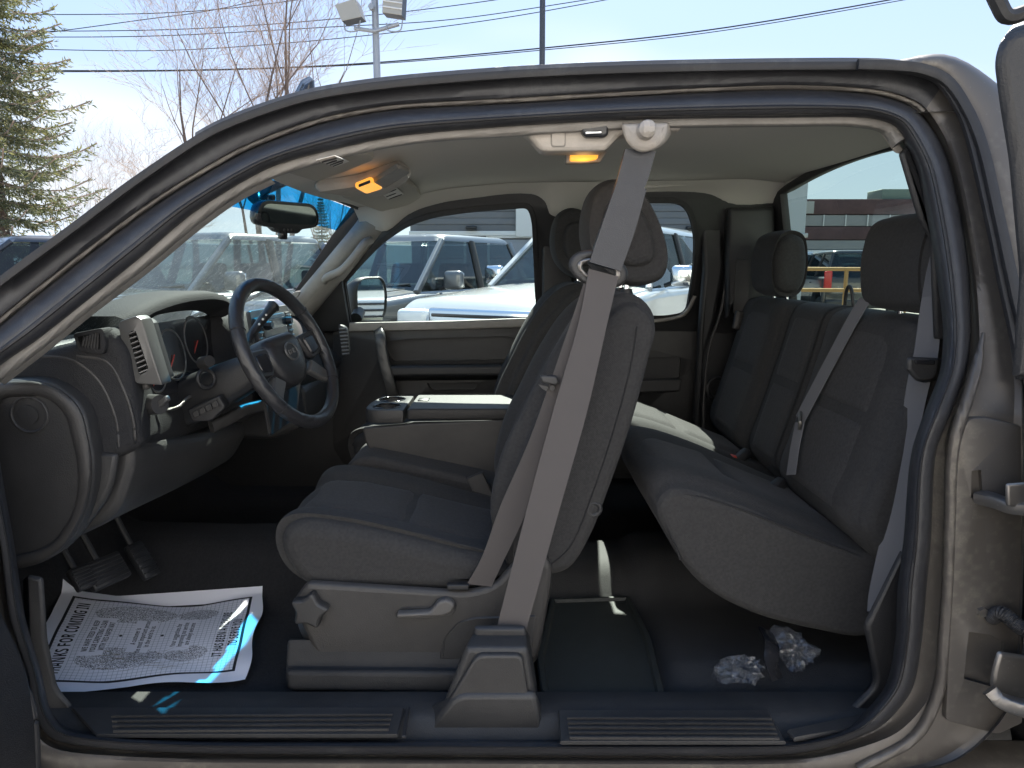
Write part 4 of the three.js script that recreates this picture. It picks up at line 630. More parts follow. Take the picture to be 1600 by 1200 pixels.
  mesh('webbing', rr2([[1453, 395, 1471, 395, 0.58, 0.62], [1438, 480, 1470, 480, 0.58, 0.62], [1427, 556, 1465, 556, 0.58, 0.62], [1419, 590, 1455, 590, 0.58, 0.62], [1403, 690, 1433, 690, 0.585, 0.62], [1385, 800, 1416, 800, 0.59, 0.625], [1367, 880, 1407, 880, 0.60, 0.63], [1357, 930, 1399, 930, 0.61, 0.635], [1355, 955, 1395, 950, 0.62, 0.64]]), mat.webBlue, b2, 0.6);
  mesh('webbing_fold', poly([[1364, 953], [1400, 950], [1402, 1012], [1390, 1000]].map((q, i) => P(q[0], q[1], 0.625)), 0.004, 0.001), mat.web, b2);
  mesh('guide', loft([{ z: 0.66, o: [[1420, 558, 6], [1470, 560, 6], [1468, 582, 8], [1460, 594, 6], [1436, 598, 8], [1418, 578, 6]] }, { z: 0.61, o: [[1420, 558, 6], [1470, 560, 6], [1468, 582, 8], [1460, 594, 6], [1436, 598, 8], [1418, 578, 6]] }], { bevel: 0.008, sub: 1 }), mat.plas, b2);
  mesh('guide_window', slab([[1430, 562, 3], [1462, 563, 3], [1461, 570, 3], [1431, 569, 3]], 0.655, 0.664, 0.002), mat.gloss, b2);
}
// ---------------------------------------------------------------- dashboard
{
  const d = part('dashboard', truck);
  // main body: profile across the truck (x, y)
  const prof = (a, b, c, e, low) => [[-1.28, 1.22, 0.02], [-0.97, 1.35 + a, 0.05], [-0.87, 1.372 + a, 0.05], [c - 0.03, 1.385 + b, 0.025], [c + 0.012, 1.34 + b, 0.03], [e, 1.15, 0.03], [e - 0.02, 1.085 + low, 0.03], [e - 0.10, 1.05 + low, 0.03], [-1.28, 1.05, 0.02]];
  mesh('body', loft([{ z: 0.66, w: prof(0.0, 0.015, -0.80, -0.775, 0.05) }, { z: 0.58, w: prof(0.0, 0.012, -0.81, -0.785, 0.05) }, { z: 0.50, w: prof(-0.01, -0.02, -0.85, -0.80, 0) }, { z: 0.16, w: prof(-0.01, -0.03, -0.85, -0.80, 0) }, { z: 0.10, w: prof(0, 0, -0.80, -0.74, 0) }, { z: -0.22, w: prof(0, -0.01, -0.79, -0.72, 0) }, { z: -0.45, w: prof(-0.02, -0.05, -0.76, -0.67, 0.03) }, { z: -0.70, w: prof(-0.03, -0.08, -0.78, -0.67, 0.03) }], { bevel: 0.02, sub: 5 }), mat.dash, d, 0.6);
  // knee panel under the column, glove side
  mesh('knee_panel', loft([{ z: 0.64, w: [[-1.25, 1.14, 0.02], [-0.80, 1.145, 0.02], [-0.80, 1.10, 0.02], [-0.845, 0.985, 0.05], [-1.02, 0.90, 0.02], [-1.25, 0.98, 0.02]] }, { z: 0.35, w: [[-1.25, 1.10, 0.02], [-0.80, 1.10, 0.02], [-0.79, 1.06, 0.02], [-0.83, 0.965, 0.05], [-1.02, 0.90, 0.02], [-1.25, 0.98, 0.02]] }, { z: 0.08, w: [[-1.25, 1.08, 0.02], [-0.78, 1.08, 0.02], [-0.77, 1.04, 0.02], [-0.82, 0.955, 0.05], [-1.02, 0.90, 0.02], [-1.25, 0.98, 0.02]] }], { bevel: 0.02, sub: 4 }), mat.plas, d, 0.8);
  mesh('glove_box', loft([{ z: -0.26, w: [[-1.2, 1.10, 0.02], [-0.70, 1.12, 0.03], [-0.70, 0.98, 0.05], [-0.82, 0.93, 0.04], [-1.2, 0.95, 0.02]] }, { z: -0.70, w: [[-1.2, 1.12, 0.02], [-0.68, 1.14, 0.03], [-0.69, 0.99, 0.05], [-0.82, 0.93, 0.04], [-1.2, 0.95, 0.02]] }], { bevel: 0.02, sub: 2 }), mat.plas, d, 0.8);
  mesh('side_trim', loft([{ z: 0.60, o: [[150, 700, 6], [186, 704, 8], [178, 780, 30], [106, 858, 10], [90, 850, 10]] }, { z: 0.67, o: [[150, 708, 6], [182, 710, 8], [174, 770, 30], [110, 852, 10], [96, 850, 10]] }], { bevel: 0.01, sub: 1 }), mat.plas, d);
  // round end cover with its raised rim, bared by the open door
  const D = k => [[-30 - k, 596 - k, 20], [70, 592 - k, 40], [128 + k, 630 - k * 0.6, 40], [150 + k, 735, 60], [132 + k * 0.6, 815 + k * 0.5, 50], [80, 880 + k, 40], [-30 - k, 900 + k, 20]];
  mesh('end_cover', slab(D(0), 0.64, 0.700, 0.012, 0.70), mat.plas, d, 0.8);
  { const ring = (k, z) => rpoly(pxo(D(k), z), 6).map(p => V(p[0], p[1], z)); mesh('end_rim', grid([ring(-1, 0.694), ring(-3, 0.707), ring(-8, 0.712), ring(-20, 0.712), ring(-25, 0.706), ring(-26, 0.694)], true), mat.plasT, d, 1.0); }
  mesh('end_plug', [cyl(0.020, 0.019, 0.008, P(46, 648, 0.70), V(0, 0, 1), 28), torus(0.036, 0.003, P(46, 648, 0.701), V(0, 0, 1))], mat.plas, d, 0.8);
  for (const [o] of [[[[60, 556], [112, 562], [152, 592], [174, 632], [184, 668], [186, 698]]], [[[120, 556], [168, 566], [194, 610], [208, 655], [212, 692]]]]) mesh('edge_bead', tube(o.map(q => P(q[0], q[1], 0.6585)), 0.003, 6, 24), mat.plasT, d, 1.2);
  // instrument hood
  const hp = [[196, 503, 0.60], [216, 493, 0.56], [242, 479, 0.48], [290, 465, 0.34], [337, 462, 0.19], [356, 470, 0.11], [358, 482, 0.09]], hc = crv(hp.map(q => P(...q)), 40);
  mesh('instrument_hood', grid([hc.map(p => V(p.x - 0.06, p.y - 0.040, p.z)), hc.map(p => V(p.x - 0.008, p.y - 0.020, p.z)), hc.map(p => V(p.x + 0.006, p.y - 0.010, p.z)), hc.map(p => V(p.x + 0.002, p.y + 0.004, p.z)), hc.map(p => V(p.x - 0.02, p.y + 0.012, p.z)), hc.map(p => V(p.x - 0.10, p.y + 0.012, p.z)), hc.map(p => V(p.x - 0.20, p.y - 0.015, p.z)), hc.map(p => V(p.x - 0.34, p.y - 0.10, p.z))]), mat.dash, d, 1.2);
  // cluster: recess, panel, three dials with rings
  const cl0 = part('instrument_cluster', truck);
  mesh('panel', poly([V(-0.846, 1.385, 0.55), V(-0.846, 1.385, 0.12), V(-0.820, 1.215, 0.12), V(-0.820, 1.215, 0.55)], 0.01), mat.gloss, cl0);
  const nx = V(0.985, 0.15, 0);
  for (const [z, y, r] of [[0.475, 1.275, 0.045], [0.375, 1.305, 0.062], [0.235, 1.325, 0.062]]) { const c = V(-0.826 - (y - 1.27) * 0.15, y, z); mesh('dial_ring', torus(r, 0.004, c, nx), mat.steel, cl0, 1.2); mesh('dial', cyl(r, r, 0.006, c.clone().add(V(-0.003, 0, 0)), nx, 32), mat.gloss, cl0); mesh('needle', tube([c.clone().add(V(0.006, 0, 0)), c.clone().add(V(0.006, -r * 0.6, r * 0.5))], 0.0015, 5), mat.red, cl0); }
  mesh('trim_edge', tube([V(-0.80, 1.20, 0.55), V(-0.79, 1.19, 0.45), V(-0.785, 1.205, 0.40), V(-0.785, 1.19, 0.32), V(-0.785, 1.22, 0.15)], 0.004, 6, 30), mat.steel, cl0, 1.2);
  // corner bezel with louvred outlet
  const bz = part('vent_bezel', truck);
  const bo = [[-0.1, 0], [0, 0], [0, 0], [0, 0]];
  const fz = (px, py, e = 0) => { const p = P(px, py, 0.615); return p; };
  const bez = [[183, 503, 8], [213, 493, 10], [222, 500, 8], [248, 585, 6], [254, 602, 4], [212, 600, 6], [190, 540, 6]];
  const ventO = [[197, 518, 8], [213, 512, 8], [236, 580, 8], [216, 590, 8]];
  mesh('bezel', plate(bez, [ventO, [[224, 532, 2], [229, 531, 2], [243, 573, 2], [239, 575, 2]]], 0.598, 0.642, 0.004), mat.silver, bz, 0.6);
  mesh('vent_duct', slab(bez.map(q => [lerp(q[0], 217, 0.12), lerp(q[1], 550, 0.12), q[2]]), 0.575, 0.604, 0.002, 0.642), mat.plasD, bz);
  for (let k = 0; k < 9; k++) { const f = k / 8, a = P(lerp(199, 216, f), lerp(523, 584, f), 0.636), b = P(lerp(213, 233, f), lerp(518, 577, f), 0.636); mesh('slat', sweep([a, a.clone().lerp(b, 0.5), b], rectP(0.0026, 0.010, 0.001), V(0.3, 0.3, 1)), mat.slat, bz); }
  mesh('slider', slab([[225, 534, 2], [228, 533, 2], [242, 571, 2], [240, 573, 2]], 0.62, 0.640, 0.002), mat.plasD, bz);
  const wv = part('window_demister', truck);
  mesh('frame', plate([[113, 521, 6], [161, 512, 8], [165, 540, 6], [160, 554, 4], [122, 549, 6]], [[[118, 525, 5], [158, 517, 6], [159, 548, 4], [126, 544, 5]]], 0.635, 0.672, 0.003), mat.dash, wv, 0.6);
  for (let k = 0; k < 6; k++) { const f = k / 6; mesh('slat', tube([P(lerp(128, 156, f), 545 + 1.5 * f, 0.668), P(lerp(134, 160, f) - 2, lerp(526, 518, f), 0.668)], 0.0022, 5), mat.plas, wv); }
  // lamp switch, column, stalk
  const sw = part('lamp_switch', truck), sc = P(243, 632, 0.59);
  mesh('knob', cyl(0.023, 0.021, 0.03, sc, V(0.9, 0.1, 0.45), 24), mat.plas, sw, 0.6); mesh('grip', rbox(0.034, 0.012, 0.012, 0.003, sc.clone().add(V(0.022, 0.008, 0.008)), [0, -0.4, 0.6]), mat.silver, sw); mesh('dimmer', rbox(0.012, 0.016, 0.02, 0.003, P(230, 602, 0.62)), mat.plasT, sw);
  const hub = P(440, 556, 0.36), n = V(0.88, 0.40, 0.17).normalize(), yAx = V(-0.41, 0.91, 0), xAx = yAx.clone().cross(n).normalize(); yAx.copy(n).cross(xAx).normalize();
  const col = part('steering_column', truck), back = hub.clone().addScaledVector(n, -0.33);
  mesh('shroud', (() => { const rings = [[-0.04, 0.045], [-0.06, 0.052], [-0.14, 0.066], [-0.24, 0.078], [-0.34, 0.08]].map(([k, r]) => rpoly([[-r, -r * 0.8, r * 0.5], [r, -r * 0.8, r * 0.5], [r, r * 0.7, r * 0.6], [-r, r * 0.7, r * 0.6]], 4).map(q => hub.clone().addScaledVector(n, k).addScaledVector(xAx, q[0]).addScaledVector(yAx, q[1]))); return solid(rings); })(), mat.plasD, col, 1.0);
  mesh('ignition', [cyl(0.016, 0.014, 0.03, P(322, 566, 0.42), V(0.8, 0.25, 0.5), 24)], mat.plasT, col); mesh('ignition_ring', torus(0.022, 0.005, P(322, 592, 0.42), V(0.8, 0.2, 0.5)), mat.plasD, col, 1.2);
  const sa = P(388, 530, 0.20), sb = P(424, 482, 0.13);
  mesh('shift_stalk', sweep(crv([P(378, 560, 0.26), sa, sb, P(430, 476, 0.12)], 20), circ(0.020, 12), V(0, 0, 1), { scale: t => t < 0.45 ? 0.55 : t < 0.9 ? 0.55 + (t - 0.45) * 1.0 : 0.75 }), mat.leather, col, 1.2);
  for (const k of [0.5, 0.66, 0.8]) mesh('stalk_mark', cyl(0.003, 0.003, 0.003, sa.clone().lerp(sb, k).add(V(0.004, 0, 0.018)), V(0.3, 0, 1), 8), mat.label, col);
  const ped = part('button_panel', truck); mesh('panel', slab([[292, 640, 4], [342, 618, 4], [352, 636, 4], [330, 658, 6], [300, 660, 6]], 0.40, 0.43, 0.004), mat.plasD, ped);
  for (let k = 0; k < 4; k++) mesh('button', slab([[300 + k * 10, 644 - k * 5, 2], [308 + k * 10, 640 - k * 5, 2], [312 + k * 10, 650 - k * 5, 2], [303 + k * 10, 654 - k * 5, 2]], 0.43, 0.436, 0.002), mat.plas, ped);
  mesh('hand_lip', sweep(crv([P(330, 667, 0.36), P(356, 655, 0.32), P(378, 642, 0.28), P(408, 634, 0.22)], 16), rectP(0.02, 0.03, 0.006), V(0, 1, 0)), mat.plas, ped, 1.0);
  // steering wheel, built in its own plane (x right, y up, z to the driver)
  const W = part('steering_wheel', truck), put = g => orient(g, hub, xAx, yAx);
  { const g = new THREE.TorusGeometry(0.181, 0.0165, 14, 72); g.scale(1, 1, 1); g.translate(0, 0, 0.02); mesh('rim', put(g), mat.leather, W, 1.3); }
  for (const a of [-2.5, -0.64, 0.5, 2.64]) mesh('stitch', put((() => { const t = new THREE.TorusGeometry(0.0170, 0.0012, 6, 20); t.rotateY(Math.PI / 2); t.rotateZ(Math.PI / 2); t.translate(0.181, 0, 0.02); t.rotateZ(a); return t; })()), mat.seam, W, 1.3);
  const pad = rpoly([[-0.075, 0.052, 0.03], [0.075, 0.052, 0.03], [0.088, 0.0, 0.03], [0.055, -0.07, 0.03], [0.0, -0.085, 0.03], [-0.055, -0.07, 0.03], [-0.088, 0.0, 0.03]], 5);
  mesh('airbag_cover', put(solid([[0, -0.03], [0, 0.004], [0.004, 0.014], [0.014, 0.022], [0.03, 0.027], [0.05, 0.029]].map(([i, z]) => inset(pad, i).map(p => V(p[0], p[1], z))))), mat.leather, W, 1.0);
  for (const s of [-1, 1]) {
    const sp = part('spoke', W); sp.name = 'spoke';
    const o = [[0.078, 0.03, 0.02], [0.172, 0.035, 0.01], [0.178, -0.028, 0.01], [0.10, -0.040, 0.02]].map(q => [q[0] * s, q[1], q[2]]);
    sp.parent.remove(sp);
    mesh('spoke', put(solid([[0.004, -0.004], [0, 0.002], [0, 0.012], [0.004, 0.017]].map(([i, z]) => inset(rpoly(o, 4), i).map(p => V(p[0], p[1], z + Math.abs(p[0]) * 0.04))))), mat.plasD, W, 0.8);
    const o2 = [[0.062, -0.062, 0.01], [0.10, -0.036, 0.01], [0.155, -0.085, 0.01], [0.14, -0.115, 0.01]].map(q => [q[0] * s, q[1], q[2]]);
    mesh('spoke_insert', put(solid([[0.004, -0.002], [0, 0.004], [0, 0.014], [0.004, 0.018]].map(([i, z]) => inset(rpoly(o2, 4), i).map(p => V(p[0], p[1], z))))), mat.silver, W, 0.8);
    const o3 = [[0.098, 0.020, 0.008], [0.150, 0.022, 0.01], [0.152, -0.020, 0.01], [0.105, -0.028, 0.01]].map(q => [q[0] * s, q[1], q[2]]);
    mesh('button_pad', put(solid([[0, 0.014], [0, 0.022], [0.003, 0.025]].map(([i, z]) => inset(rpoly(o3, 3), i).map(p => V(p[0], p[1], z))))), mat.gloss, W, 0.8);
    mesh('button_ring', put(sweep(rpoly(o3, 3).map(p => V(p[0], p[1], 0.020)), circ(0.0016, 6), V(0, 0, 1), { closed: true })), mat.silver, W, 1.2);
  }
  { const g = new THREE.TorusGeometry(0.024, 0.0028, 8, 36); g.scale(1.1, 0.9, 1); g.translate(0, 0.0, 0.030); mesh('emblem_ring', put(g), mat.silver, W, 1.2); const c = new THREE.CylinderGeometry(0.024, 0.024, 0.004, 32); c.rotateX(Math.PI / 2); c.scale(1.1, 0.9, 1); c.translate(0, 0, 0.029); mesh('emblem', put(c), mat.plasD, W); }
  // emblem letters as raised strokes
  const st = (a, b) => tube([V(a[0], a[1], 0.0315), V(b[0], b[1], 0.0315)], 0.0013, 5);
  mesh('emblem_letters', put(mergeGeometries([[[-0.008, 0.004], [-0.015, 0.005]], [[-0.015, 0.005], [-0.016, -0.005]], [[-0.016, -0.005], [-0.008, -0.005]], [[-0.008, -0.005], [-0.008, 0]], [[-0.004, -0.005], [-0.004, 0.005]], [[-0.004, 0.005], [0, 0]], [[0, 0], [0.004, 0.005]], [[0.004, 0.005], [0.004, -0.005]], [[0.015, 0.005], [0.008, 0.005]], [[0.008, 0.005], [0.008, -0.005]], [[0.008, -0.005], [0.015, -0.005]]].map(l => st(...l).toNonIndexed()))), mat.silver, W);
  // centre stack: radio, knobs, outlets
  const cs = part('centre_stack', truck);
  const f = (z, y) => V(lerp(-0.705, -0.745, (y - 1.05) / 0.34), y, z);
  const cf = (z0, z1, y0, y1, d, m, nm) => mesh(nm, poly(rpoly([[z0, y0, 0.008], [z1, y0, 0.008], [z1, y1, 0.008], [z0, y1, 0.008]], 3).map(q => f(q[0], q[1]).add(V(d, 0, 0))), 0.012, 0.003), m, cs, 0.7);
  cf(0.125, -0.21, 1.255, 1.395, 0.012, mat.silver, 'panel'); cf(0.125, -0.21, 1.04, 1.25, 0.012, mat.plasD, 'lower_panel');
  cf(0.065, -0.145, 1.27, 1.375, 0.022, mat.silver, 'radio'); cf(0.045, -0.125, 1.335, 1.365, 0.030, mat.gloss, 'display'); cf(0.045, -0.125, 1.31, 1.315, 0.030, mat.plasD, 'disc_slot');
  for (const z of [0.052, -0.132]) mesh('radio_knob', cyl(0.013, 0.011, 0.024, f(z, 1.35).add(V(0.038, 0, 0)), V(1, 0.1, 0), 20), mat.plasD, cs, 0.7);
  for (let k = 0; k < 6; k++) cf(0.035 - k * 0.024, 0.015 - k * 0.024, 1.285, 1.298, 0.030, mat.plas, 'radio_button');
  for (const z of [0.03, -0.04, -0.11]) mesh('climate_knob', cyl(0.021, 0.018, 0.028, f(z, 1.19).add(V(0.035, 0, 0)), V(1, 0.1, 0), 24), mat.plasD, cs, 0.7);
  for (const [a, b] of [[0.115, 0.075], [-0.155, -0.20]]) { cf(a, b, 1.275, 1.375, 0.020, mat.plasD, 'outlet'); for (let k = 0; k < 6; k++) cf(a - 0.002, b + 0.002, 1.282 + k * 0.016, 1.287 + k * 0.016, 0.026, mat.slat, 'slat'); }
  // passenger end outlet
  const po = part('passenger_outlet', truck); const oc = P(541, 533, -0.655);
  mesh('well', slab([[528, 506, 4], [541, 512, 6], [545, 552, 6], [534, 560, 4]], -0.665, -0.63, 0.004), mat.plasD, po);
  for (let k = 0; k < 8; k++) { const a = P(530 + k * 0.7, 514 + k * 5.6, -0.626), b = P(542 + k * 0.5, 513 + k * 5.6, -0.626); mesh('slat', sweep([a, a.clone().lerp(b, 0.5), b], rectP(0.005, 0.010, 0.001), V(0, 0.3, 1)), mat.slat, po); }
  // pedals
  for (const [cx, cy, w, h, nm, m] of [[165, 893, 0.105, 0.075, 'brake_pedal', mat.rubber], [128, 903, 0.05, 0.06, 'parking_pedal', mat.rubber], [222, 876, 0.05, 0.11, 'accelerator_pedal', mat.plasD]]) {
    const p = part(nm, truck), c = P(cx, cy, nm === 'accelerator_pedal' ? 0.22 : nm === 'parking_pedal' ? 0.44 : 0.38), N = V(0.72, 0.62, 0.30).normalize(), X = V(0, 1, 0).cross(N).normalize();
    const po2 = g => orient(g, c, X, V(0, 1, 0).addScaledVector(N, -0.62));
    mesh('pad', po2(rbox(w, h, 0.022, 0.006)), m, p); for (let k = 0; k < 6; k++) mesh('rib', po2(rbox(w * 0.92, 0.004, 0.008, 0.0015, V(0, (k - 2.5) * h / 7, 0.012))), m, p);
    mesh('lever', tube([c.clone().addScaledVector(N, -0.01), c.clone().add(V(-0.08, 0.15, -0.02)), c.clone().add(V(-0.10, 0.35, -0.02))], 0.008, 8), mat.plasD, p);
  }
}
// hood, front wings and load bed: the rest of the pickup beyond the doorway
{
  mesh('bonnet', grid(Array.from({ length: 13 }, (_, j) => { const z = lerp(-0.86, 0.86, j / 12); return [[-1.16, 1.20], [-1.5, 1.20], [-2.0, 1.17], [-2.4, 1.12], [-2.62, 1.02], [-2.66, 0.85]].map(([x, y]) => V(x, y - 0.05 * (z / 0.86) ** 4, z)); })), mat.paintOut, truck, 1.2);
  for (const s of [-1, 1]) mesh('front_wing', poly([[-1.18, 1.14], [-2.6, 1.08], [-2.66, 0.6], [-2.36, 0.5], [-2.3, 0.80], [-2.0, 0.95], [-1.7, 0.80], [-1.62, 0.5], [-1.18, 0.5]].reverse().map(q => V(q[0], q[1], s * 0.90)), 0.04), mat.paintOut, truck);
  for (const s of [-1, 1]) mesh('bed_side', poly([[1.22, 1.24], [3.1, 1.24], [3.1, 0.55], [2.45, 0.5], [2.4, 0.82], [2.1, 0.95], [1.8, 0.82], [1.72, 0.5], [1.22, 0.5]].reverse().map(q => V(q[0], q[1], s * 0.93)), 0.05), mat.paintOut, truck);
  mesh('bed_floor', new THREE.BoxGeometry(1.9, 0.05, 1.84).translate(2.17, 0.72, 0), mat.plasD, truck); mesh('tailgate', new THREE.BoxGeometry(0.05, 0.5, 1.84).translate(3.08, 0.98, 0), mat.paintOut, truck); mesh('bed_front', new THREE.BoxGeometry(0.04, 0.5, 1.84).translate(1.24, 0.98, 0), mat.paintOut, truck);
  for (const [x, z] of [[-2.0, 0.80], [-2.0, -0.80], [2.1, 0.80], [2.1, -0.80]]) { const w = part('wheel', truck), c = V(x, 0.39, z); mesh('tyre', torus(0.29, 0.10, c, V(0, 0, 1), 12, 40), mat.rubber, w, 1.2); mesh('rim', cyl(0.22, 0.22, 0.16, c, V(0, 0, 1), 28), mat.steel, w); }
  mesh('far_lower_skin', new THREE.BoxGeometry(2.4, 0.75, 0.02).translate(0.02, 0.86, -0.90), mat.paintOut, truck);
  mesh('far_rocker', new THREE.BoxGeometry(2.4, 0.14, 0.10).translate(0.02, 0.46, -0.86), mat.paint, truck);
}
// open front door edge and open rear access door with its hinges
{
  const fd = part('front_door', truck);
  const dw = pxo([[-6, 948, 6], [22, 1005, 20], [42, 1060, 20], [54, 1130, 20], [58, 1240, 8], [-30, 1240, 8], [-60, 1100, 8], [-90, 948, 6], [-90, 560, 10], [-50, 560, 10]], 0.93);
  mesh('inner_panel', loft([{ z: 0.92, w: dw }, { z: 1.40, w: dw.map(q => [q[0] - 0.16, q[1], q[2]]) }, { z: 1.95, w: dw.map(q => [q[0] - 0.36, q[1], q[2]]) }], { bevel: 0.012, sub: 2 }), mat.plasD, fd);
  mesh('door_seal', tube([[24, 1060], [38, 1075], [50, 1110], [55, 1160], [56, 1230]].map(q => P(q[0] + 2, q[1], 0.925)), 0.006, 8), mat.rubber, fd);
  const rd = part('rear_door', truck);
  mesh('window_trim', loft([{ z: 0.98, o: [[1559, 80, 20], [1572, 40, 16], [1640, 20, 6], [1700, 20, 6], [1700, 592, 6], [1588, 590, 4], [1598, 430, 20], [1581, 245, 20], [1567, 160, 20]] }, { z: 1.05, o: [[1562, 90, 20], [1576, 50, 16], [1640, 30, 6], [1700, 30, 6], [1700, 592, 6], [1590, 590, 4], [1602, 430, 20], [1585, 245, 20], [1571, 160, 20]] }], { bevel: 0.012, sub: 1 }), mat.plasD, rd);
  mesh('upper_seal', tube([[1545, -30], [1560, 5], [1574, 26], [1600, 20], [1640, 6]].map(q => P(q[0], q[1], 1.02)), 0.011, 8, 24), mat.rubber, rd);
  mesh('skin', slab([[1690, 600, 6], [2000, 600, 6], [2000, 1260, 6], [1700, 1260, 6]], 0.98, 1.06, 0.01), mat.paintOut, rd);
  const z = t => 0.845;
  mesh('hinge_plate', plate([[1498, 700, 6], [1513, 655, 10], [1540, 652, 10], [1596, 666, 4], [1598, 1130, 4], [1560, 1148, 8], [1478, 1126, 6], [1486, 950, 6]], [[[1516, 734, 3], [1535, 732, 3], [1538, 782, 3], [1515, 780, 3]], [[1512, 985, 3], [1548, 990, 3], [1570, 1003, 3], [1570, 1080, 4], [1504, 1062, 3]]], 0.80, 0.846, 0.003), mat.paint, rd, 0.6);
  mesh('hinge_arm', sweep(crv([P(1530, 776, 0.845), P(1552, 782, 0.87), P(1580, 790, 0.90), P(1620, 792, 0.93)], 16), rectP(0.022, 0.03, 0.005), V(0, 0, 1)), mat.steel, rd, 0.9);
  mesh('hinge_knuckle', loft([{ z: 0.86, o: [[1574, 757, 4], [1640, 752, 4], [1640, 800, 4], [1574, 792, 6]] }, { z: 0.92, o: [[1574, 757, 4], [1640, 752, 4], [1640, 800, 4], [1574, 792, 6]] }], { bevel: 0.005, sub: 1 }), mat.steel, rd);
  mesh('hinge_back', slab([[1490, 720, 4], [1590, 700, 4], [1590, 1110, 4], [1490, 1100, 4]], 0.765, 0.775, 0.002, 0.846), mat.paint, rd);
  mesh('hinge_arm', loft([{ z: 0.85, o: [[1551, 1050, 6], [1560, 1018, 6], [1640, 1030, 4], [1640, 1110, 6], [1570, 1098, 8], [1548, 1076, 6]] }, { z: 0.91, o: [[1553, 1052, 6], [1562, 1020, 6], [1640, 1032, 4], [1640, 1108, 6], [1572, 1096, 8], [1550, 1074, 6]] }], { bevel: 0.007, sub: 1 }), mat.steel, rd);
  mesh('hinge_link', sweep(crv([P(1546, 1078, 0.92), P(1560, 1092, 0.93), P(1590, 1104, 0.95), P(1630, 1110, 0.97)], 14), rectP(0.026, 0.024, 0.006), V(0, 0, 1)), mat.steel, rd, 0.9);
  mesh('hinge_bolt', [cyl(0.016, 0.016, 0.006, P(1533, 955, 0.842), V(0, 0, 1), 24), cyl(0.010, 0.009, 0.016, P(1533, 955, 0.846), V(0, 0, 1), 6)], mat.steel, rd);
  const cp = crv([P(1550, 965, 0.85), P(1566, 958, 0.875), P(1584, 972, 0.89), P(1600, 984, 0.90), P(1640, 992, 0.92)], 60), cg = [];
  for (let i = 0; i < 60; i += 2) cg.push(torus(0.0105, 0.0035, cp[i], cp[i + 1].clone().sub(cp[i]), 6, 14)); cg.push(tube([cp[0], cp[20], cp[40], cp[60]], 0.0105, 10));
  mesh('cable_sleeve', cg, mat.rubber, rd, 1.2);
}
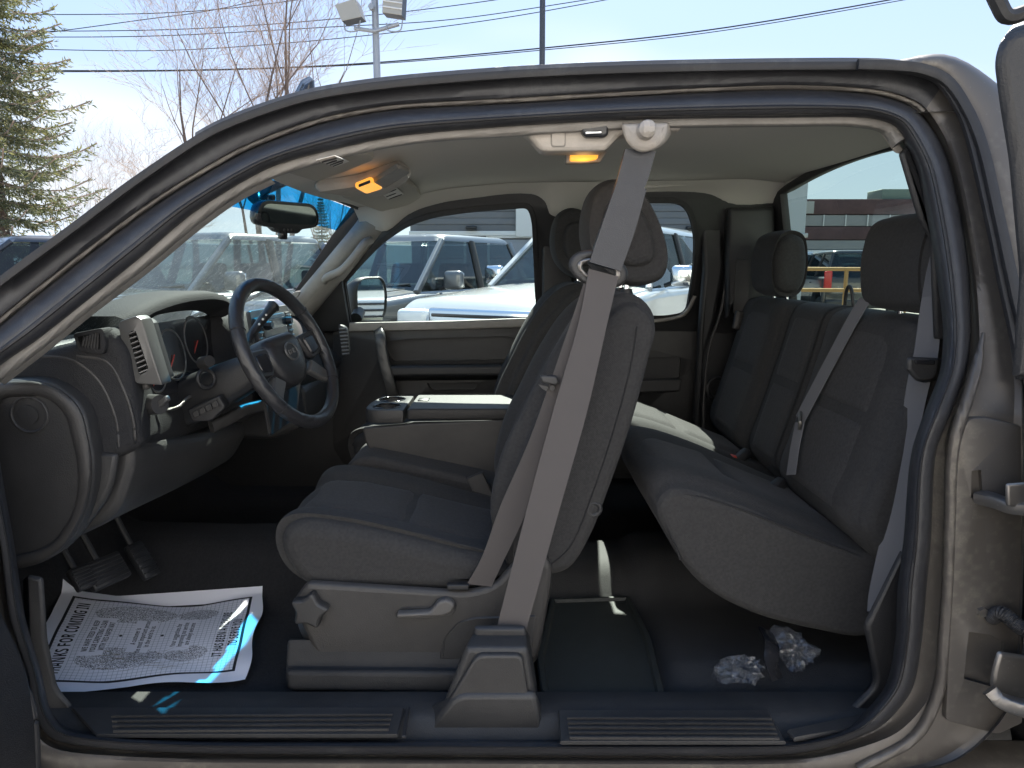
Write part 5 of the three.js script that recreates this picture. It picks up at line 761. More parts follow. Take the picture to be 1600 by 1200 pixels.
// ---------------------------------------------------------------- loose things in the cab
{ // printed paper floor mat
  const cw = 900, ch = 1100, cv = document.createElement('canvas'); cv.width = cw; cv.height = ch; const c = cv.getContext('2d');
  c.fillStyle = '#e9e9ee'; c.fillRect(0, 0, cw, ch);
  c.strokeStyle = 'rgba(60,70,80,0.62)'; c.lineWidth = 1.6;
  const m = 70; for (let x = m; x <= cw - m; x += 24) { c.beginPath(); c.moveTo(x, m); c.lineTo(x, ch - m); c.stroke(); }
  for (let y = m; y <= ch - m; y += 24) { c.beginPath(); c.moveTo(m, y); c.lineTo(cw - m, y); c.stroke(); }
  c.strokeStyle = '#1c1c1f'; c.lineWidth = 15; c.strokeRect(m, m, cw - 2 * m, ch - 2 * m);
  const blob = (cx, cy, rx, ry, n) => { for (let i = 0; i < n; i++) { const a = rnd() * 6.283, r = Math.sqrt(rnd()), x = cx + rx * r * Math.cos(a), y = cy + ry * r * Math.sin(a); c.fillStyle = rnd() < 0.5 ? 'rgba(50,50,52,0.75)' : 'rgba(235,235,238,0.9)'; c.fillRect(x, y, 3, 3); } };
  blob(250, 430, 95, 215, 9000); blob(260, 760, 70, 110, 3500); blob(690, 430, 95, 215, 9000); blob(690, 760, 70, 110, 3500);
  c.fillStyle = '#17171a'; c.textAlign = 'center';
  const T = (s, x, y, px, sq = 1, b = 'bold') => { c.save(); c.translate(x, y); c.scale(sq, 1); c.font = `${b} ${px}px sans-serif`; c.fillText(s, 0, 0); c.restore(); };
  c.fillStyle = '#e9e9ee'; c.fillRect(90, 92, 720, 96); c.fillRect(270, 225, 370, 120); c.fillRect(300, 450, 330, 108); c.fillRect(300, 660, 330, 110); c.fillStyle = '#17171a';
  T('THANKS FOR COMING IN', 450, 172, 92, 0.60); T('WE HAVE TRIED TO KEEP', 455, 262, 40, 0.66); T('YOUR CARPETING CLEAN', 455, 302, 40, 0.66); T('WITH THIS PAPER MAT', 455, 342, 40, 0.66);
  T('A customer is', 465, 484, 36, 0.7); T('the most important person', 465, 520, 36, 0.7); T('in the world to us.', 465, 556, 36, 0.7);
  T('Your suggestions for', 465, 692, 36, 0.7); T('improving our service', 465, 728, 36, 0.7); T('are always welcome', 465, 764, 36, 0.7);
  T('IT HAS BEEN A PLEASURE', 450, 945, 66, 0.62); T('TO SERVE YOU', 450, 1012, 66, 0.62);
  c.beginPath(); c.arc(465, 395, 9, 0, 7); c.fill(); c.beginPath(); c.arc(465, 607, 9, 0, 7); c.fill();
  c.strokeStyle = 'rgba(96,82,58,0.45)'; c.lineWidth = 3; for (let i = 0; i < 46; i++) { const x = rr(120, 330), y = rr(300, 760); c.beginPath(); c.moveTo(x, y); c.quadraticCurveTo(x + rr(-25, 25), y + rr(10, 50), x + rr(-40, 40), y + rr(40, 120)); c.lineWidth = rr(1, 4); c.stroke(); }
  const t = new THREE.CanvasTexture(cv); t.colorSpace = THREE.SRGBColorSpace; t.anisotropy = 8;
  const TL = PY(100, 918, 0.615), TR = PY(414, 925, 0.590), BR = PY(384, 1058, 0.566), BL = PY(18, 1086, 0.570), n = 44, pos = [], uv = [], idx = [];
  for (let j = 0; j <= n; j++) for (let i = 0; i <= n; i++) {
    const u = i / n, v = j / n, p = BL.clone().lerp(BR, u).lerp(TL.clone().lerp(TR, u), v);
    p.y += -0.022 * Math.sin(u * Math.PI) * v * v * 1.4 - 0.006 * Math.sin(u * 3.14) + 0.0035 * Math.sin(u * 11 + v * 5) * Math.sin(v * 8 + 1) + 0.003 * Math.abs(Math.sin(u * 6.5 + v * 9)) + 0.004 * sst(0.75, 1, u) * Math.sin(v * 14) ;
    p.y = Math.max(p.y, floorY(p.x, p.z) + 0.008); if (j === 0) p.z += 0.012 * Math.sin(u * 9); if (i === n) p.x += 0.006 * Math.sin(v * 11);
    pos.push(p.x, p.y, p.z); uv.push(v, 1 - u);
  }
  for (let j = 0; j < n; j++) for (let i = 0; i < n; i++) { const a = j * (n + 1) + i; idx.push(a, a + 1, a + n + 2, a, a + n + 2, a + n + 1); }
  const g = new THREE.BufferGeometry(); g.setAttribute('position', new THREE.Float32BufferAttribute(pos, 3)); g.setAttribute('uv', new THREE.Float32BufferAttribute(uv, 2)); g.setIndex(idx); g.computeVertexNormals();
  const pm = new THREE.MeshStandardMaterial({ map: t, roughness: 0.85 }); pm.color.setRGB(0.95, 0.95, 0.97);
  single('paper_mat', g, pm, 'white printed paper floor mat with grid, footprints and thank-you lettering, in the driver footwell', 'paper mat', null, null, null);
}
{ // rubber mat on the rear floor
  const y = 0.585, o = rpoly([[860, 938, 6], [984, 934, 8], [1018, 1000, 20], [1040, 1094, 10], [880, 1100, 10], [845, 1085, 12], [838, 1030, 10]].map(q => { const p = PY(q[0], q[1], y); return [p.x, p.z, q[2] / 700]; }), 4);
  const ring = (i, yy) => inset(o, i).map(p => V(p[0], yy, p[1]));
  single('rubber_floor_mat', solid([ring(0, y - 0.035), ring(0, y + 0.004), ring(0.004, y + 0.008), ring(0.014, y + 0.008), ring(0.020, y), ring(0.05, y + 0.001)]), mat.matG, 'dark rubber floor mat lying between the front seat and the rear bench', 'floor mat');
}
{ // crumpled clear bags and the black strap between them
  const bag = (c, sx, sy, sz, sd, rot) => { const g = new THREE.IcosahedronGeometry(1, 5), p = g.attributes.position; const v = V();
    const dirs = []; let s = sd; const r = () => { s = (s * 1664525 + 1013904223) >>> 0; return s / 4294967296; };
    for (let i = 0; i < 34; i++) dirs.push([V(r() - 0.5, r() - 0.5, r() - 0.5).normalize(), 0.42 + 0.58 * r(), r()]);
    for (let i = 0; i < p.count; i++) { v.fromBufferAttribute(p, i); let k = 2; for (const [d, h] of dirs) { const t = v.dot(d); if (t > 0.05) k = Math.min(k, h / t); } let w = 0; for (const [d, h, f] of dirs.slice(0, 8)) w += 0.045 * Math.abs(Math.sin(v.dot(d) * 11 + f * 6)); k = Math.min(k, 1.15) - w; v.multiplyScalar(k); p.setXYZ(i, v.x * sx, v.y * sy, v.z * sz); }
    g.rotateY(rot); g.translate(c.x, c.y, c.z); return g; };
  const film = new THREE.MeshPhysicalMaterial({ roughness: 0.09, transmission: 0.97, thickness: 0, ior: 1.55, specularIntensity: 1 }); film.color.setRGB(0.96, 0.97, 0.99);
  single('plastic_bag', bag(PY(1160, 1045, 0.625), 0.135, 0.075, 0.095, 77, 0.3), film, 'crumpled clear plastic bag with a pointed torn end on the rear floor', 'plastic bag', null, null, 0.25);
  single('plastic_bag', bag(PY(1243, 1020, 0.635), 0.098, 0.088, 0.085, 4242, -0.5), film, 'crumpled clear plastic bag standing up nearer the rear bench on the floor', 'plastic bag', null, null, 0.25);
  single('black_strap', sweep(crv([PY(1196, 985, 0.66), PY(1206, 1010, 0.67), PY(1205, 1035, 0.65), PY(1214, 1062, 0.62)], 24), rectP(0.034, 0.006, 0.002), V(0.3, 1, 0.4)), mat.gloss, 'short shiny black strap lying between the two clear plastic bags', 'strap', null, null, 0.6);
}
// ---------------------------------------------------------------- the lot outside
const at = (px, py, t) => { const p = CAM.clone().addScaledVector(ray(px, py), t); return p; };
const gnd = (px, t) => { const p = at(px, 415, t); p.y = 0; return p; };
const carGlass = pane(0.26, 0.34, 0.34), tyreM = M(0.02, 0.02, 0.021, 0.85), rimM = M(0.45, 0.45, 0.46, 0.35, { metalness: 0.8 }), lensM = M(0.75, 0.77, 0.78, 0.12), redM = M(0.5, 0.02, 0.02, 0.2), darkIn = M(0.03, 0.03, 0.032, 0.8);
const carPaint = (r, g, b) => M(r, g, b, 0.32, { phys: true, metalness: 0.3, clearcoat: 1, clearcoatRoughness: 0.05 });
function vehicle(name, label, paint, yaw, anchor, target, o = {}) {
  const v = thing(name, label, o.category || 'pickup truck', 'vehicles parked round the lot'), suv = o.suv, van = o.van, sc = o.scale || 1;
  const add = (n, g, m, c, p = v) => mesh(n, g, m, p, c);
  const re = suv ? 2.45 : van ? 2.85 : 2.9, hb = van ? 1.15 : 1.24;
  const low = [[-2.80, 0.50, 0.05], [-2.90, 0.72, 0.1], [-2.86, 1.02, 0.1], [-2.66, hb - 0.09, 0.15], [-1.30, hb, 0.1], [re - 0.05, 1.26, 0.06], [re, 0.62, 0.1], [2.35, 0.52, 0.03], [2.28, 0.80, 0.12], [1.95, 0.96, 0.25], [1.60, 0.80, 0.12], [1.52, 0.50, 0.03], [-1.35, 0.48, 0.03], [-1.42, 0.80, 0.12], [-1.78, 0.96, 0.25], [-2.12, 0.80, 0.12], [-2.22, 0.50, 0.03]].map(p => [suv && p[0] > 1 ? p[0] - 0.35 : p[0], p[1], p[2]]);
  const crown = k => low.map((p, i) => i === 3 || i === 4 ? [p[0] - 0.03, p[1] + k, p[2]] : i === 2 ? [p[0] - k, p[1], p[2]] : p);
  add('body', loft([{ z: 0.99, w: low.map(p => [p[0] * 0.99, p[1] > 1 ? p[1] - 0.02 : p[1], p[2]]) }, { z: 0.90, w: low }, { z: 0.55, w: crown(0.035) }, { z: 0, w: crown(0.05) }, { z: -0.55, w: crown(0.035) }, { z: -0.90, w: low }, { z: -0.99, w: low.map(p => [p[0] * 0.99, p[1] > 1 ? p[1] - 0.02 : p[1], p[2]]) }], { bevel: 0.07, sub: 2 }), paint, 0.6);
  const yt = van ? 2.05 : 1.86, ax0 = van ? -1.75 : -1.28, ax1 = van ? -0.95 : -0.52, rx0 = suv ? 2.02 : van ? 2.75 : 1.18, rx1 = suv ? 1.72 : van ? 2.7 : 1.02, wb = 0.90, wt = 0.70, yb = hb - 0.01;
  const rect = (x0, x1, w, r, y) => rpoly([[x0, -w, r], [x1, -w, r], [x1, w, r], [x0, w, r]], 4).map(p => V(p[0], y, p[1]));
  add('roof', solid([rect(ax1 - 0.03, rx1 + 0.02, wt + 0.015, 0.1, yt - 0.055), rect(ax1, rx1 + 0.01, wt, 0.12, yt - 0.01), rect(ax1 + 0.06, rx1 - 0.05, wt - 0.06, 0.14, yt + 0.025), rect(ax1 + 0.25, rx1 - 0.25, wt - 0.28, 0.16, yt + 0.038)]), paint, 1.0);
  const L = (x, f, s) => V(x, lerp(yb, yt - 0.05, f), s * lerp(wb, wt, f));
  const xs = suv || van ? [[ax0, ax1], [0.02, 0.10], [1.05, 1.05], [rx0, rx1]] : [[ax0, ax1], [0.02, 0.10], [rx0, rx1]];
  for (const s of [-1, 1]) {
    xs.forEach(([a, b], i) => add('pillar', sweep([L(a, 0, s), L(lerp(a, b, 0.5), 0.5, s), L(b, 1, s)], rectP(i === 0 ? 0.07 : 0.10, 0.06, 0.015), V(0, 0, s)), i === 0 || i === xs.length - 1 ? paint : darkIn, 0.8));
    for (let i = 0; i < xs.length - 1; i++) {
      const [a0, a1] = xs[i], [b0, b1] = xs[i + 1], q = (u, f) => L(lerp(lerp(a0, a1, f), lerp(b0, b1, f), u), f, s).add(V(0, 0, s * 0.006));
      add('side_window', grid([[q(0.02, 0.02), q(0.98, 0.02)], [q(0.02, 0.97), q(0.98, 0.97)]]), carGlass, 0.5);
      const du = lerp(a0, b0, 0.03); add('door_seam', tube([V(b0 - 0.02, 0.58, s * 0.992), V(b0 - 0.02, 1.22, s * 0.975)], 0.007, 4), darkIn);
      if (i < 2) add('door_handle', rbox(0.16, 0.03, 0.03, 0.01, V(lerp(a0, b0, 0.88), 1.10, s * 1.0)), o.chrome ? mat.chrome : paint);
    }
    const m = part('mirror', v), mc = V(ax0 + 0.42, hb + 0.12, s * 1.10);
    add('housing', rbox(0.12, o.bigMirror ? 0.30 : 0.21, 0.24, 0.05, mc), o.chrome ? mat.chrome : paint, 1.0, m); add('mirror_glass', rbox(0.01, 0.16, 0.19, 0.004, mc.clone().add(V(0.062, 0, 0))), mat.mirror, 0.7, m); add('arm', tube([mc.clone().add(V(0, -0.05, -s * 0.05)), V(mc.x, hb + 0.02, s * 0.92)], 0.025, 6), mat.plasD, 0.7, m);
    add('headlight', rbox(0.16, 0.20, 0.34, 0.05, V(-2.82, 0.98, s * 0.74)), lensM, 0.8);
    add('tail_light', rbox(0.07, suv ? 0.42 : 0.34, 0.18, 0.03, V((suv ? re - 0.35 : re) - 0.01, suv ? 1.18 : 1.05, s * 0.88)), redM, 0.8);
    for (const x of [-1.78, suv ? 1.60 : 1.95]) { const w = part('wheel', v), c = V(x, 0.39, s * 0.86); add('tyre', torus(0.285, 0.105, c, V(0, 0, 1), 12, 36), tyreM, 1.2, w); add('rim', cyl(0.24, 0.22, 0.17, c, V(0, 0, s), 10), rimM, 0.4, w); }
    add('seat', loft([{ z: s * 0.62, w: [[-0.35, 0.95, 0.05], [-0.30, 1.12, 0.05], [0.06, 1.08, 0.05], [0.16, 1.55, 0.06], [0.30, 1.55, 0.06], [0.24, 0.95, 0.05]] }, { z: s * 0.16, w: [[-0.35, 0.95, 0.05], [-0.30, 1.12, 0.05], [0.06, 1.08, 0.05], [0.16, 1.55, 0.06], [0.30, 1.55, 0.06], [0.24, 0.95, 0.05]] }], { bevel: 0.03, sub: 1 }), darkIn, 0.8);
  }
  const ws = (x0, x1, nm, d) => add(nm, grid([0.02, 0.5, 0.98].map(f => Array.from({ length: 9 }, (_, i) => { const s = lerp(-0.97, 0.97, i / 8), p = L(lerp(x0, x1, f), f, s); p.x -= d * 0.06 * (1 - s * s); return p; }))), carGlass, 1.0);
  ws(ax0, ax1, 'windscreen', 1); ws(rx0, rx1, 'back_glass', -1);
  add('dash', rbox(0.5, 0.16, 1.6, 0.05, V(ax0 + 0.38, hb + 0.0, 0)), darkIn);
  const gr = part('grille', v); add('surround', rbox(0.06, 0.36, 1.06, 0.03, V(-2.895, 0.92, 0)), o.chrome ? mat.chrome : paint, 0.8, gr); for (let k = 0; k < 4; k++) add('bar', rbox(0.05, 0.03, 0.96, 0.01, V(-2.92, 0.80 + k * 0.08, 0)), mat.gloss, 0.8, gr);
  add('bumper', rbox(0.22, 0.24, 1.94, 0.07, V(-2.88, 0.60, 0)), o.chrome ? mat.chrome : mat.plasD, 0.8); add('bumper', rbox(0.2, 0.2, 1.86, 0.06, V(suv ? re - 0.32 : re, 0.62, 0)), mat.plasD, 0.8);
  add('bonnet_seam', tube([V(-2.62, hb - 0.05, 0.72), V(-1.36, hb + 0.03, 0.80)], 0.006, 4), darkIn); add('wiper', tube([V(ax0 + 0.02, hb + 0.03, 0.2), V(ax0 + 0.08, hb + 0.08, 0.75)], 0.01, 4), mat.plasD);
  v.rotation.y = yaw; v.scale.setScalar(sc);
  const a = V(...anchor).multiplyScalar(sc).applyAxisAngle(V(0, 1, 0), yaw); v.position.set(target.x - a.x, 0, target.z - a.z);
  return v;
}
const R = d => d * Math.PI / 180;
vehicle('parked_pickup', 'dark grey crew cab pickup parked beyond the passenger door window', carPaint(0.095, 0.10, 0.107), R(60), [-0.52, 1.8, 0.70], at(690, 372, 8.3), { chrome: false });
vehicle('parked_pickup', 'white crew cab pickup with chrome mirrors parked beside the dark grey one', carPaint(0.46, 0.47, 0.475), R(60), [-0.86, 1.3, 1.10], at(1066, 440, 7.4), { chrome: true, scale: 1.04 });
vehicle('parked_pickup', 'charcoal pickup parked in front of the windscreen of the open truck', carPaint(0.075, 0.08, 0.082), R(66), [-0.52, 1.8, 0.70], at(356, 366, 7.8), {});
vehicle('parked_pickup', 'black pickup parked under the spruce tree', carPaint(0.02, 0.021, 0.024), R(48), [-0.52, 1.8, 0.70], at(14, 360, 8.6), { bigMirror: true });
vehicle('parked_suv', 'black sport utility vehicle with red tail lamps behind the yellow rail', carPaint(0.02, 0.02, 0.022), R(-98), [1.9, 1, 0], at(1352, 415, 17), { suv: true, category: 'car' });
vehicle('parked_suv', 'silver white sport utility vehicle parked behind the yellow rail', carPaint(0.6, 0.61, 0.62), R(-92), [1.9, 1, 0], at(1268, 415, 19), { suv: true, category: 'car' });
vehicle('white_van', 'white van parked behind the open truck, seen in its wing mirror', carPaint(0.72, 0.72, 0.72), R(10), [-2.6, 1, 0], V(5.6, 0, -2.9), { van: true, category: 'van' });
// ---------------------------------------------------------------- buildings
{
  const b = thing('grey_workshop', 'long grey workshop with plank siding above pale framed overhead doors', 'building'), z = -19.5, x0 = -3.0, x1 = 8.2;
  const wallM = M(0.19, 0.20, 0.215, 0.8, { map: blotT(0.75, 3, 10) }), sid = [0.125, 0.14, 0.132].map(k => M(k, k * 1.02, k * 1.06, 0.7)), trim = M(0.62, 0.63, 0.62, 0.6), doorM = M(0.24, 0.265, 0.30, 0.6);
  mesh('wall', new THREE.BoxGeometry(x1 - x0, 5.2, 8).translate((x0 + x1) / 2, 2.6, z - 4), wallM, b);
  for (let k = 0; k < 14; k++) mesh('siding_board', rbox(x1 - x0 + 0.04, 0.185, 0.05, 0.012, V((x0 + x1) / 2, 2.62 + k * 0.19, z + 0.03 + 0.004 * (k % 2)), [-0.06, 0, 0]), sid[k % 3], b);
  mesh('fascia', rbox(x1 - x0 + 0.1, 0.14, 0.16, 0.02, V((x0 + x1) / 2, 2.46, z + 0.08)), trim, b);
  mesh('roof', rbox(x1 - x0 + 0.5, 0.25, 8.6, 0.05, V((x0 + x1) / 2, 5.35, z - 4)), sid[0], b);
  for (const [a, w] of [[-2.5, 1.1], [-0.7, 2.6], [2.5, 2.6], [5.6, 2.2]]) { const d = part('overhead_door', b); for (let k = 0; k < 4; k++) mesh('panel', rbox(w, 0.55, 0.06, 0.02, V(a + w / 2, 0.30 + k * 0.57, z + 0.05)), doorM, d); for (const e of [0, w]) mesh('frame', rbox(0.07, 2.36, 0.10, 0.01, V(a + e, 1.2, z + 0.07)), trim, d); mesh('frame', rbox(w + 0.14, 0.07, 0.10, 0.01, V(a + w / 2, 2.36, z + 0.07)), trim, d); }
  for (const a of [-1.2, 2.2, 5.3]) mesh('wall_lamp', rbox(0.34, 0.10, 0.22, 0.04, V(a, 2.62, z + 0.2)), mat.plasD, b);
  mesh('downpipe', rbox(0.62, 1.9, 0.18, 0.03, V(0.42, 3.3, z + 0.15)), trim, b);
  mesh('sign_board', rbox(0.5, 0.28, 0.06, 0.01, V(-2.75, 3.0, z + 0.12)), trim, b);
  const c = thing('striped_warehouse', 'low warehouse with brown and grey horizontal bands across the street', 'building'), zc = -36, cx = 21.5, w = 30;
  const band = (y0, y1, m, d, n) => mesh(n, rbox(w, y1 - y0 - 0.03, 6, 0.03, V(cx, (y0 + y1) / 2, zc - 3 + d)), m, c);
  const brown = M(0.125, 0.066, 0.066, 0.8, { map: blotT(0.7, 4, 90) }), grey = M(0.25, 0.255, 0.255, 0.75), pale = M(0.6, 0.6, 0.58, 0.7);
  band(0, 1.95, brown, 0, 'base_wall'); band(1.95, 2.35, pale, 0.1, 'pale_band'); band(2.35, 2.85, grey, 0.0, 'grey_band'); band(2.85, 3.55, brown, 0.06, 'brown_band'); band(3.55, 4.15, grey, 0, 'grey_band'); band(4.15, 4.95, brown, 0.08, 'brown_band');
  mesh('panel', rbox(3.6, 0.62, 0.1, 0.02, V(13.9, 4.5, zc + 0.14)), M(0.34, 0.335, 0.31, 0.7), c); for (let k = 0; k < 26; k++) mesh('cladding_rib', rbox(0.06, 0.58, 0.06, 0.01, V(cx - w / 2 + 0.6 + k * 1.15, 3.85, zc + 0.05)), pale, c);
  mesh('roof_unit', rbox(1.7, 0.55, 1.6, 0.05, V(20.2, 5.2, zc - 1)), M(0.15, 0.19, 0.16, 0.7), c);
  for (let k = 0; k < 7; k++) { const d = part('window', c); mesh('pane', rbox(1.8, 0.9, 0.05, 0.01, V(cx - w / 2 + 2.2 + k * 4.2, 1.1, zc + 0.06)), mat.glassFar, d); mesh('frame', rbox(1.95, 0.08, 0.1, 0.01, V(cx - w / 2 + 2.2 + k * 4.2, 1.6, zc + 0.08)), pale, d); }
  const s = thing('bounce_building', 'pale building added out of view to bounce sunlight into the open truck', 'building'), sz = 9.6, sm = [0.74, 0.70].map(k => M(k, k * 0.97, k * 0.92, 0.7)), sg = M(0.12, 0.14, 0.15, 0.1);  // unseen building, added to throw sunlight back into the open cab
  mesh('core', new THREE.BoxGeometry(34, 6.2, 8).translate(0, 3.1, sz + 4.1), sm[1], s);
  for (let i = 0; i < 17; i++) for (let k = 0; k < 3; k++) if (!(k === 0 && i % 4 === 1)) mesh('wall_panel', rbox(1.96, 2.03, 0.08, 0.015, V(-16 + i * 2, 1.03 + k * 2.06, sz + 0.03)), sm[(i + k) % 2], s);
  for (let i = 1; i < 17; i += 4) { const d = part('window', s); mesh('pane', rbox(1.8, 1.9, 0.05, 0.01, V(-16 + i * 2, 1.0, sz + 0.05)), sg, d); mesh('frame', rbox(0.06, 1.96, 0.1, 0.01, V(-16 + i * 2, 1.0, sz)), mat.steel, d); }
}
// ---------------------------------------------------------------- poles, rail, wires
{
  const galv = M(0.33, 0.345, 0.36, 0.5, { metalness: 0.5 }), dark = M(0.045, 0.05, 0.06, 0.5);
  const p = thing('light_pole', 'grey steel pole carrying two floodlights on a cross arm', 'light pole'), b = gnd(598, 13), T = 13, top = at(598, -60, T).y, q = (px, py, dz = 0) => { const v = at(px, py, T); v.z = b.z + dz; return v; };
  mesh('pole', cyl(0.075, 0.055, top, V(b.x, top / 2, b.z), V(0, 1, 0), 14), galv, p); mesh('cross_arm', [sweep([q(568, 66, 0.1), q(598, 70, 0.1), q(634, 60, 0.1)], rectP(0.05, 0.09, 0.01), V(0, 0, 1)), cyl(0.05, 0.05, 0.1, q(594, 36, 0.08), V(0, 0, 1), 12)], galv, p);
  for (const [o, hx, n, tilt] of [[[[544, 38], [573, 29], [582, 54], [553, 60]], 568, 1, 0.1], [[[616, 0], [644, 4], [640, 52], [612, 48]], 630, 6, 0.05]]) { const f = part('floodlight', p), c = o.map(k => q(k[0], k[1], 0.25)), cb = o.map(k => q(k[0] + 3, k[1] + 1, 0.02));
    mesh('housing', solid([cb.map(v => v.clone()), c.map(v => v.clone().add(V(0, 0, -0.02)))]), dark, f, 0.5); mesh('lens', poly(c, 0.02, 0.004), M(0.36, 0.34, 0.29, 0.25), f, 0.5);
    if (n > 1) for (let k = 1; k < n; k++) { const t = k / n; mesh('fin', tube([c[0].clone().lerp(c[3], t).add(V(0, 0, 0.02)), c[1].clone().lerp(c[2], t).add(V(0, 0, 0.02))], 0.012, 4), mat.white, f); }
    mesh('bracket', tube([q(hx - 14, 60, 0.15), q(hx - 12, 70, 0.15), q(hx + 6, 70, 0.15), q(hx + 10, 56, 0.15)], 0.012, 6), galv, f); }
  const d = thing('dark_pole', 'plain dark steel pole rising behind the truck roof', 'pole'), e = gnd(845, 14); mesh('pole', cyl(0.06, 0.05, 9, V(e.x, 4.5, e.z), V(0, 1, 0), 12), dark, d); mesh('base_plate', rbox(0.3, 0.04, 0.3, 0.01, V(e.x, 0.02, e.z)), dark, d);
  const c = thing('steel_column', 'pale blue grey square steel column outside the back window', 'column'), g = gnd(1230, 10.5); mesh('shaft', rbox(0.34, 3.7, 0.34, 0.03, V(g.x, 1.85, g.z)), M(0.30, 0.335, 0.37, 0.6), c); mesh('base_plate', rbox(0.5, 0.05, 0.5, 0.01, V(g.x, 0.025, g.z)), galv, c); mesh('collar', rbox(0.40, 0.06, 0.40, 0.01, V(g.x, 1.95, g.z)), galv, c);
  const rl = thing('yellow_rail', 'yellow painted tube rail with posts outside the back window', 'railing'), rm = M(0.34, 0.20, 0.07, 0.6), z = -9.2, y1 = 1.47, y2 = 1.10, X = px => P(px, 420, z).x;
  for (const y of [P(1320, 420, z).y, P(1320, 453, z).y]) mesh('bar', tube([V(X(1225), y, z), V(X(1640), y - 0.02, z)], 0.03, 8), rm, rl); for (const px of [1228, 1323, 1418, 1513, 1608]) mesh('post', cyl(0.03, 0.03, P(1320, 420, z).y, V(X(px), P(1320, 420, z).y / 2, z), V(0, 1, 0), 10), rm, rl);
  const wires = [[[-200, 24], [0, 23], [260, 20], [420, 6], [700, -40]], [[-200, 48], [0, 49], [300, 45], [560, 26], [800, -4], [1000, -40]], [[-200, 56], [60, 58], [250, 56], [520, 42], [700, 31], [915, 0], [1100, -30]], [[-200, 74], [0, 76], [250, 79], [440, 68], [640, 48], [800, 26], [1000, -10]], [[-200, 108], [0, 110], [270, 110], [460, 105], [600, 97], [840, 76], [1100, 48], [1395, -1], [1700, -60]], [[-200, 108], [0, 112], [270, 111], [460, 106], [600, 99], [840, 79], [1100, 52], [1395, 3], [1700, -56]], [[20, 58], [120, 45], [230, 30], [320, 18], [400, 1], [500, -30]]];
  const wl = ['power line with the highest sag over the spruce', 'second power line below the top one', 'third power line passing the floodlights', 'power line crossing just under the floodlights', 'thick lower service cable running past both poles', 'thin cable twinned with the thick lower one', 'steep power line crossing the others above the spruce'];
  wires.forEach((w, i) => single('power_line', tube(w.map(k => { const v = at(k[0], k[1], 24); const r = ray(k[0], k[1]); return CAM.clone().addScaledVector(r, (-21 - CAM.z - 0.2 * i) / r.z); }), i === 4 ? 0.022 : 0.014, 5, 60), mat.rubber, wl[i], 'power line', 'overhead lines', null, 1.0));
}
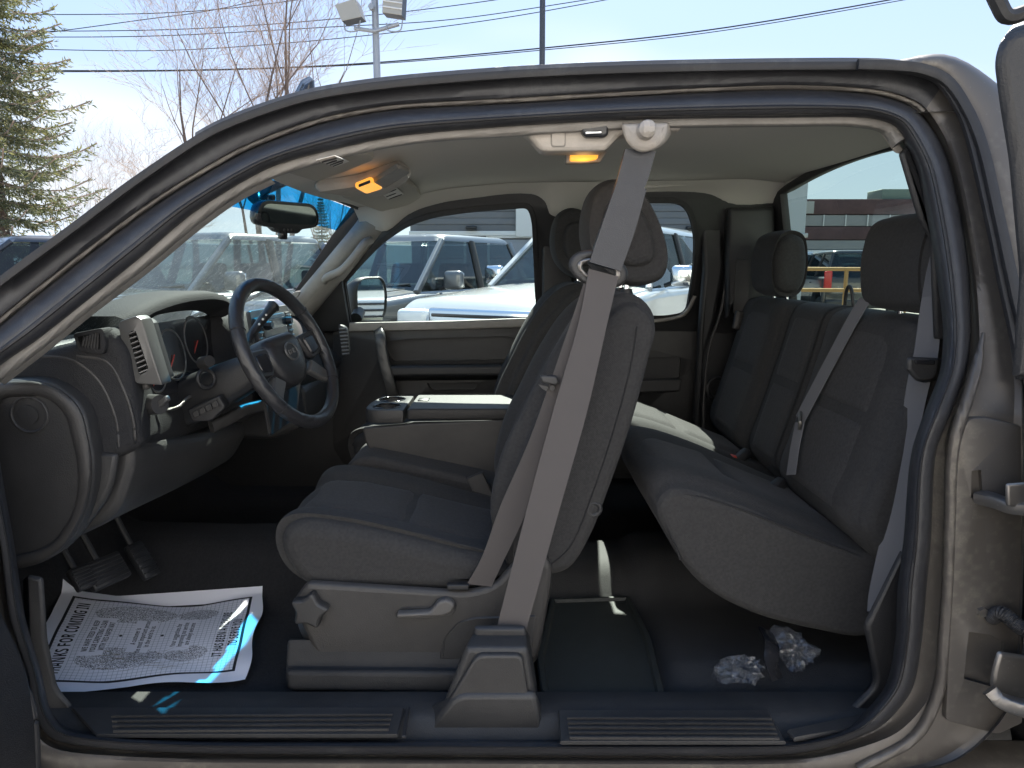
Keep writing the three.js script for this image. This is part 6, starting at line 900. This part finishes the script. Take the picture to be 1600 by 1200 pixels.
// ---------------------------------------------------------------- trees
{
  const barkM = M(0.34, 0.245, 0.19, 0.9, { map: blotT(0.6, 0.5, 7), bump: pileT, bs: 0.01 }), twigM = M(0.40, 0.30, 0.235, 0.9);
  function bare(name, label, base, h, spread, sd, stems, lean) {
    const t = thing(name, label, 'tree', 'bare deciduous trees'); let s = sd; const r = () => { s = (s * 1664525 + 1013904223) >>> 0; return s / 4294967296; }, q = (a, b) => lerp(a, b, r());
    const thick = [], thin = [];
    const seg = (a, b, r0, r1, out) => { const d = b.clone().sub(a).normalize(), u = Math.abs(d.y) < 0.9 ? V(0, 1, 0).cross(d).normalize() : V(1, 0, 0).cross(d).normalize(), w = d.clone().cross(u), n = out === thick ? 7 : 3; for (let i = 0; i < n; i++) { const o = k => { const an = k / n * 6.283, c = Math.cos(an), s2 = Math.sin(an); return [u.x * c + w.x * s2, u.y * c + w.y * s2, u.z * c + w.z * s2]; }, p = o(i), q2 = o(i + 1), A = (P0, r1_, v) => [P0.x + v[0] * r1_, P0.y + v[1] * r1_, P0.z + v[2] * r1_]; out.push(...A(a, r0, p), ...A(a, r0, q2), ...A(b, r1, q2), ...A(a, r0, p), ...A(b, r1, q2), ...A(b, r1, p)); } };
    const grow = (p, d, len, rad, lev) => {
      const n = lev === 0 ? 6 : lev === 4 ? 3 : 4; let a = p, dd = d.clone();
      for (let k = 0; k < n; k++) {
        dd.add(V(q(-1, 1), q(-0.5, 0.8) * (lev < 3 ? 1 : 0.6), q(-1, 1)).multiplyScalar(0.13 + lev * 0.03)).normalize();
        const b = a.clone().addScaledVector(dd, len / n), tp = lev === 0 ? 0.9 : 0.7, f0 = 1 - tp * k / n, f1 = 1 - tp * (k + 1) / n; seg(a, b, rad * f0, rad * f1, lev < 2 ? thick : thin);
        if (lev < 4 && k >= (lev === 0 ? 2 : 0)) { const m = lev < 1 ? (r() < 0.5 ? 2 : 1) : lev < 3 ? (r() < 0.3 ? 2 : 1) : 1; for (let c = 0; c < m; c++) { const ax = V(q(-1, 1), q(-0.3, 0.3), q(-1, 1)).cross(dd).normalize(), ang = q(0.45, 0.95) * spread; grow(b, dd.clone().applyAxisAngle(ax, ang).add(V(0, 0.15, 0)).normalize(), len * q(0.42, 0.64), Math.max(0.005, rad * f1 * q(0.45, 0.6)), lev + 1); } }
        a = b;
      }
    };
    for (let i = 0; i < stems; i++) grow(V(q(-0.15, 0.15) * stems, 0, q(-0.1, 0.1)), V(lean + q(-0.25, 0.25) * (stems > 1 ? 1 : 0.2), 1, q(-0.2, 0.2)).normalize(), h * q(0.55, 0.68), h * 0.010 * (stems > 1 ? 0.72 : 1), 0);
    const tri = a => { const g = new THREE.BufferGeometry(); g.setAttribute('position', new THREE.Float32BufferAttribute(a, 3)); return g; };
    mesh('trunk', tri(thick), barkM, t, 1.2); const cr = tri(thin); cr.computeVertexNormals(); mesh('crown', cr, twigM, t, null);
    t.position.copy(base); return t;
  }
  bare('bare_tree', 'slender bare tree leaning towards the spruce, forking high up', gnd(318, 19), 11, 0.9, 911, 1, -0.28);
  const clump = bare('bare_tree', 'bare tree with a cluster of thick reddish stems behind the roof aerial', gnd(440, 18), 13, 0.75, 5577, 3, 0.06);
  bare('bare_tree', 'small bushy bare tree low beside the spruce', gnd(225, 26), 7, 1.1, 33221, 2, 0);
  const k1 = (px, t, sc, rot, label) => { const c = clump.clone(); c.name = numbered('bare_tree'); scene.add(c); c.position.copy(gnd(px, t)); c.scale.setScalar(sc); c.rotation.y = rot; c.userData = { ...clump.userData, label }; };
  k1(520, 30, 0.55, 1.3, 'low bare clump seen through the windscreen beside the interior mirror'); k1(150, 34, 0.6, 2.4, 'far bare clump behind the spruce tree'); k1(395, 24, 0.8, 4, 'bare clump rising behind the charcoal pickup');
  const needleM = [[0.11, 0.125, 0.055], [0.17, 0.165, 0.065]].map(c => M(...c, 0.95, { phys: true, transmission: 0.45, thickness: 0 }));
  function spruce(label, base, H, Rm, sd) {
    const t = thing('spruce_tree', label, 'tree'); let s = sd; const r = () => { s = (s * 1664525 + 1013904223) >>> 0; return s / 4294967296; }, q = (a, b) => lerp(a, b, r());
    const pos = [[], []], wood = [];
    const blade = (p, d, len, w, k) => { const u = V(q(-1, 1), q(-1, 1), q(-1, 1)).cross(d).normalize().multiplyScalar(w), e = p.clone().addScaledVector(d, len), m = p.clone().addScaledVector(d, len * 0.45); const A = m.clone().add(u), B = m.clone().sub(u); for (const v of [p, A, e, p, e, B]) pos[k].push(v.x, v.y, v.z); };
    const twig = (p, d, len, k) => { for (let i = 0; i < 6; i++) { const f = i / 6, b = p.clone().addScaledVector(d, len * f); blade(b, d.clone().add(V(q(-0.9, 0.9), q(-0.7, 0.9), q(-0.9, 0.9))).normalize(), q(0.09, 0.16), q(0.011, 0.019), k); } };
    for (let y = 0.7; y < H - 0.3; y += q(0.26, 0.40)) {
      const L = Rm * Math.pow(1 - y / H, 0.75) * q(0.75, 1.08), n = 7 + Math.floor(r() * 4), off = r() * 6.28;
      for (let i = 0; i < n; i++) {
        const an = off + i / n * 6.283 + q(-0.25, 0.25), l = L * q(0.65, 1.12), dir = V(Math.cos(an), 0, Math.sin(an)); const pts = [0, 0.35, 0.7, 1].map(f => V(dir.x * l * f, y - 0.30 * l * f + 0.32 * l * f * f * f, dir.z * l * f));
        wood.push(tube(pts, 0.016, 4, 6)); const cv = crv(pts, 14);
        for (let k = 2; k < 14; k++) { const p = cv[k], fwd = cv[k].clone().sub(cv[k - 1]).normalize(), w = (1 - k / 15) * l * 0.42 + 0.12; for (const sd2 of [-1, 1]) { const side = V(-dir.z, 0, dir.x).multiplyScalar(sd2), d = side.multiplyScalar(0.75).addScaledVector(fwd, 0.7).add(V(0, q(-0.45, 0.05), 0)).normalize(); const m = Math.max(1, Math.round(w / 0.24)); for (let z = 0; z < m; z++) twig(p.clone().addScaledVector(d, z * 0.2), d.clone().add(V(q(-0.3, 0.3), q(-0.5, 0.2), q(-0.3, 0.3))).normalize(), 0.2, r() < 0.3 ? 1 : 0); } }
      }
    }
    mesh('trunk', cyl(H * 0.016, 0.02, H, V(0, H / 2, 0), V(0, 1, 0), 12), barkM, t); mesh('branches', wood, twigM, t, null); t.children[1].geometry.computeVertexNormals();
    pos.forEach((a, k) => { const g = new THREE.BufferGeometry(); g.setAttribute('position', new THREE.Float32BufferAttribute(a, 3)); g.computeVertexNormals(); mesh(k ? 'needles_pale' : 'needles', g, needleM[k], t, null); });
    t.position.copy(base); return t;
  }
  const sp = spruce('tall green spruce tree rising over the black pickup', gnd(8, 15.5), 12, 2.6, 424243);
  const c2 = sp.clone(); c2.name = numbered('spruce_tree'); scene.add(c2); c2.position.copy(gnd(505, 32)); c2.scale.setScalar(0.38); c2.rotation.y = 2; c2.userData = { ...sp.userData, label: 'small distant spruce seen through the windscreen' };
}
{
  const g = new THREE.PlaneGeometry(600, 600).rotateX(-Math.PI / 2);
  const asph = M(0.40, 0.38, 0.35, 0.95, { map: blotT(0.6, 7, 30), bump: pileT, bs: 0.004 });
  const o = mesh('ground', g, asph, null); o.userData.kind = 'structure';
}
scene.traverse(o => { if (o.isMesh) { o.castShadow = true; o.receiveShadow = true; } });
renderer.render(scene, camera);
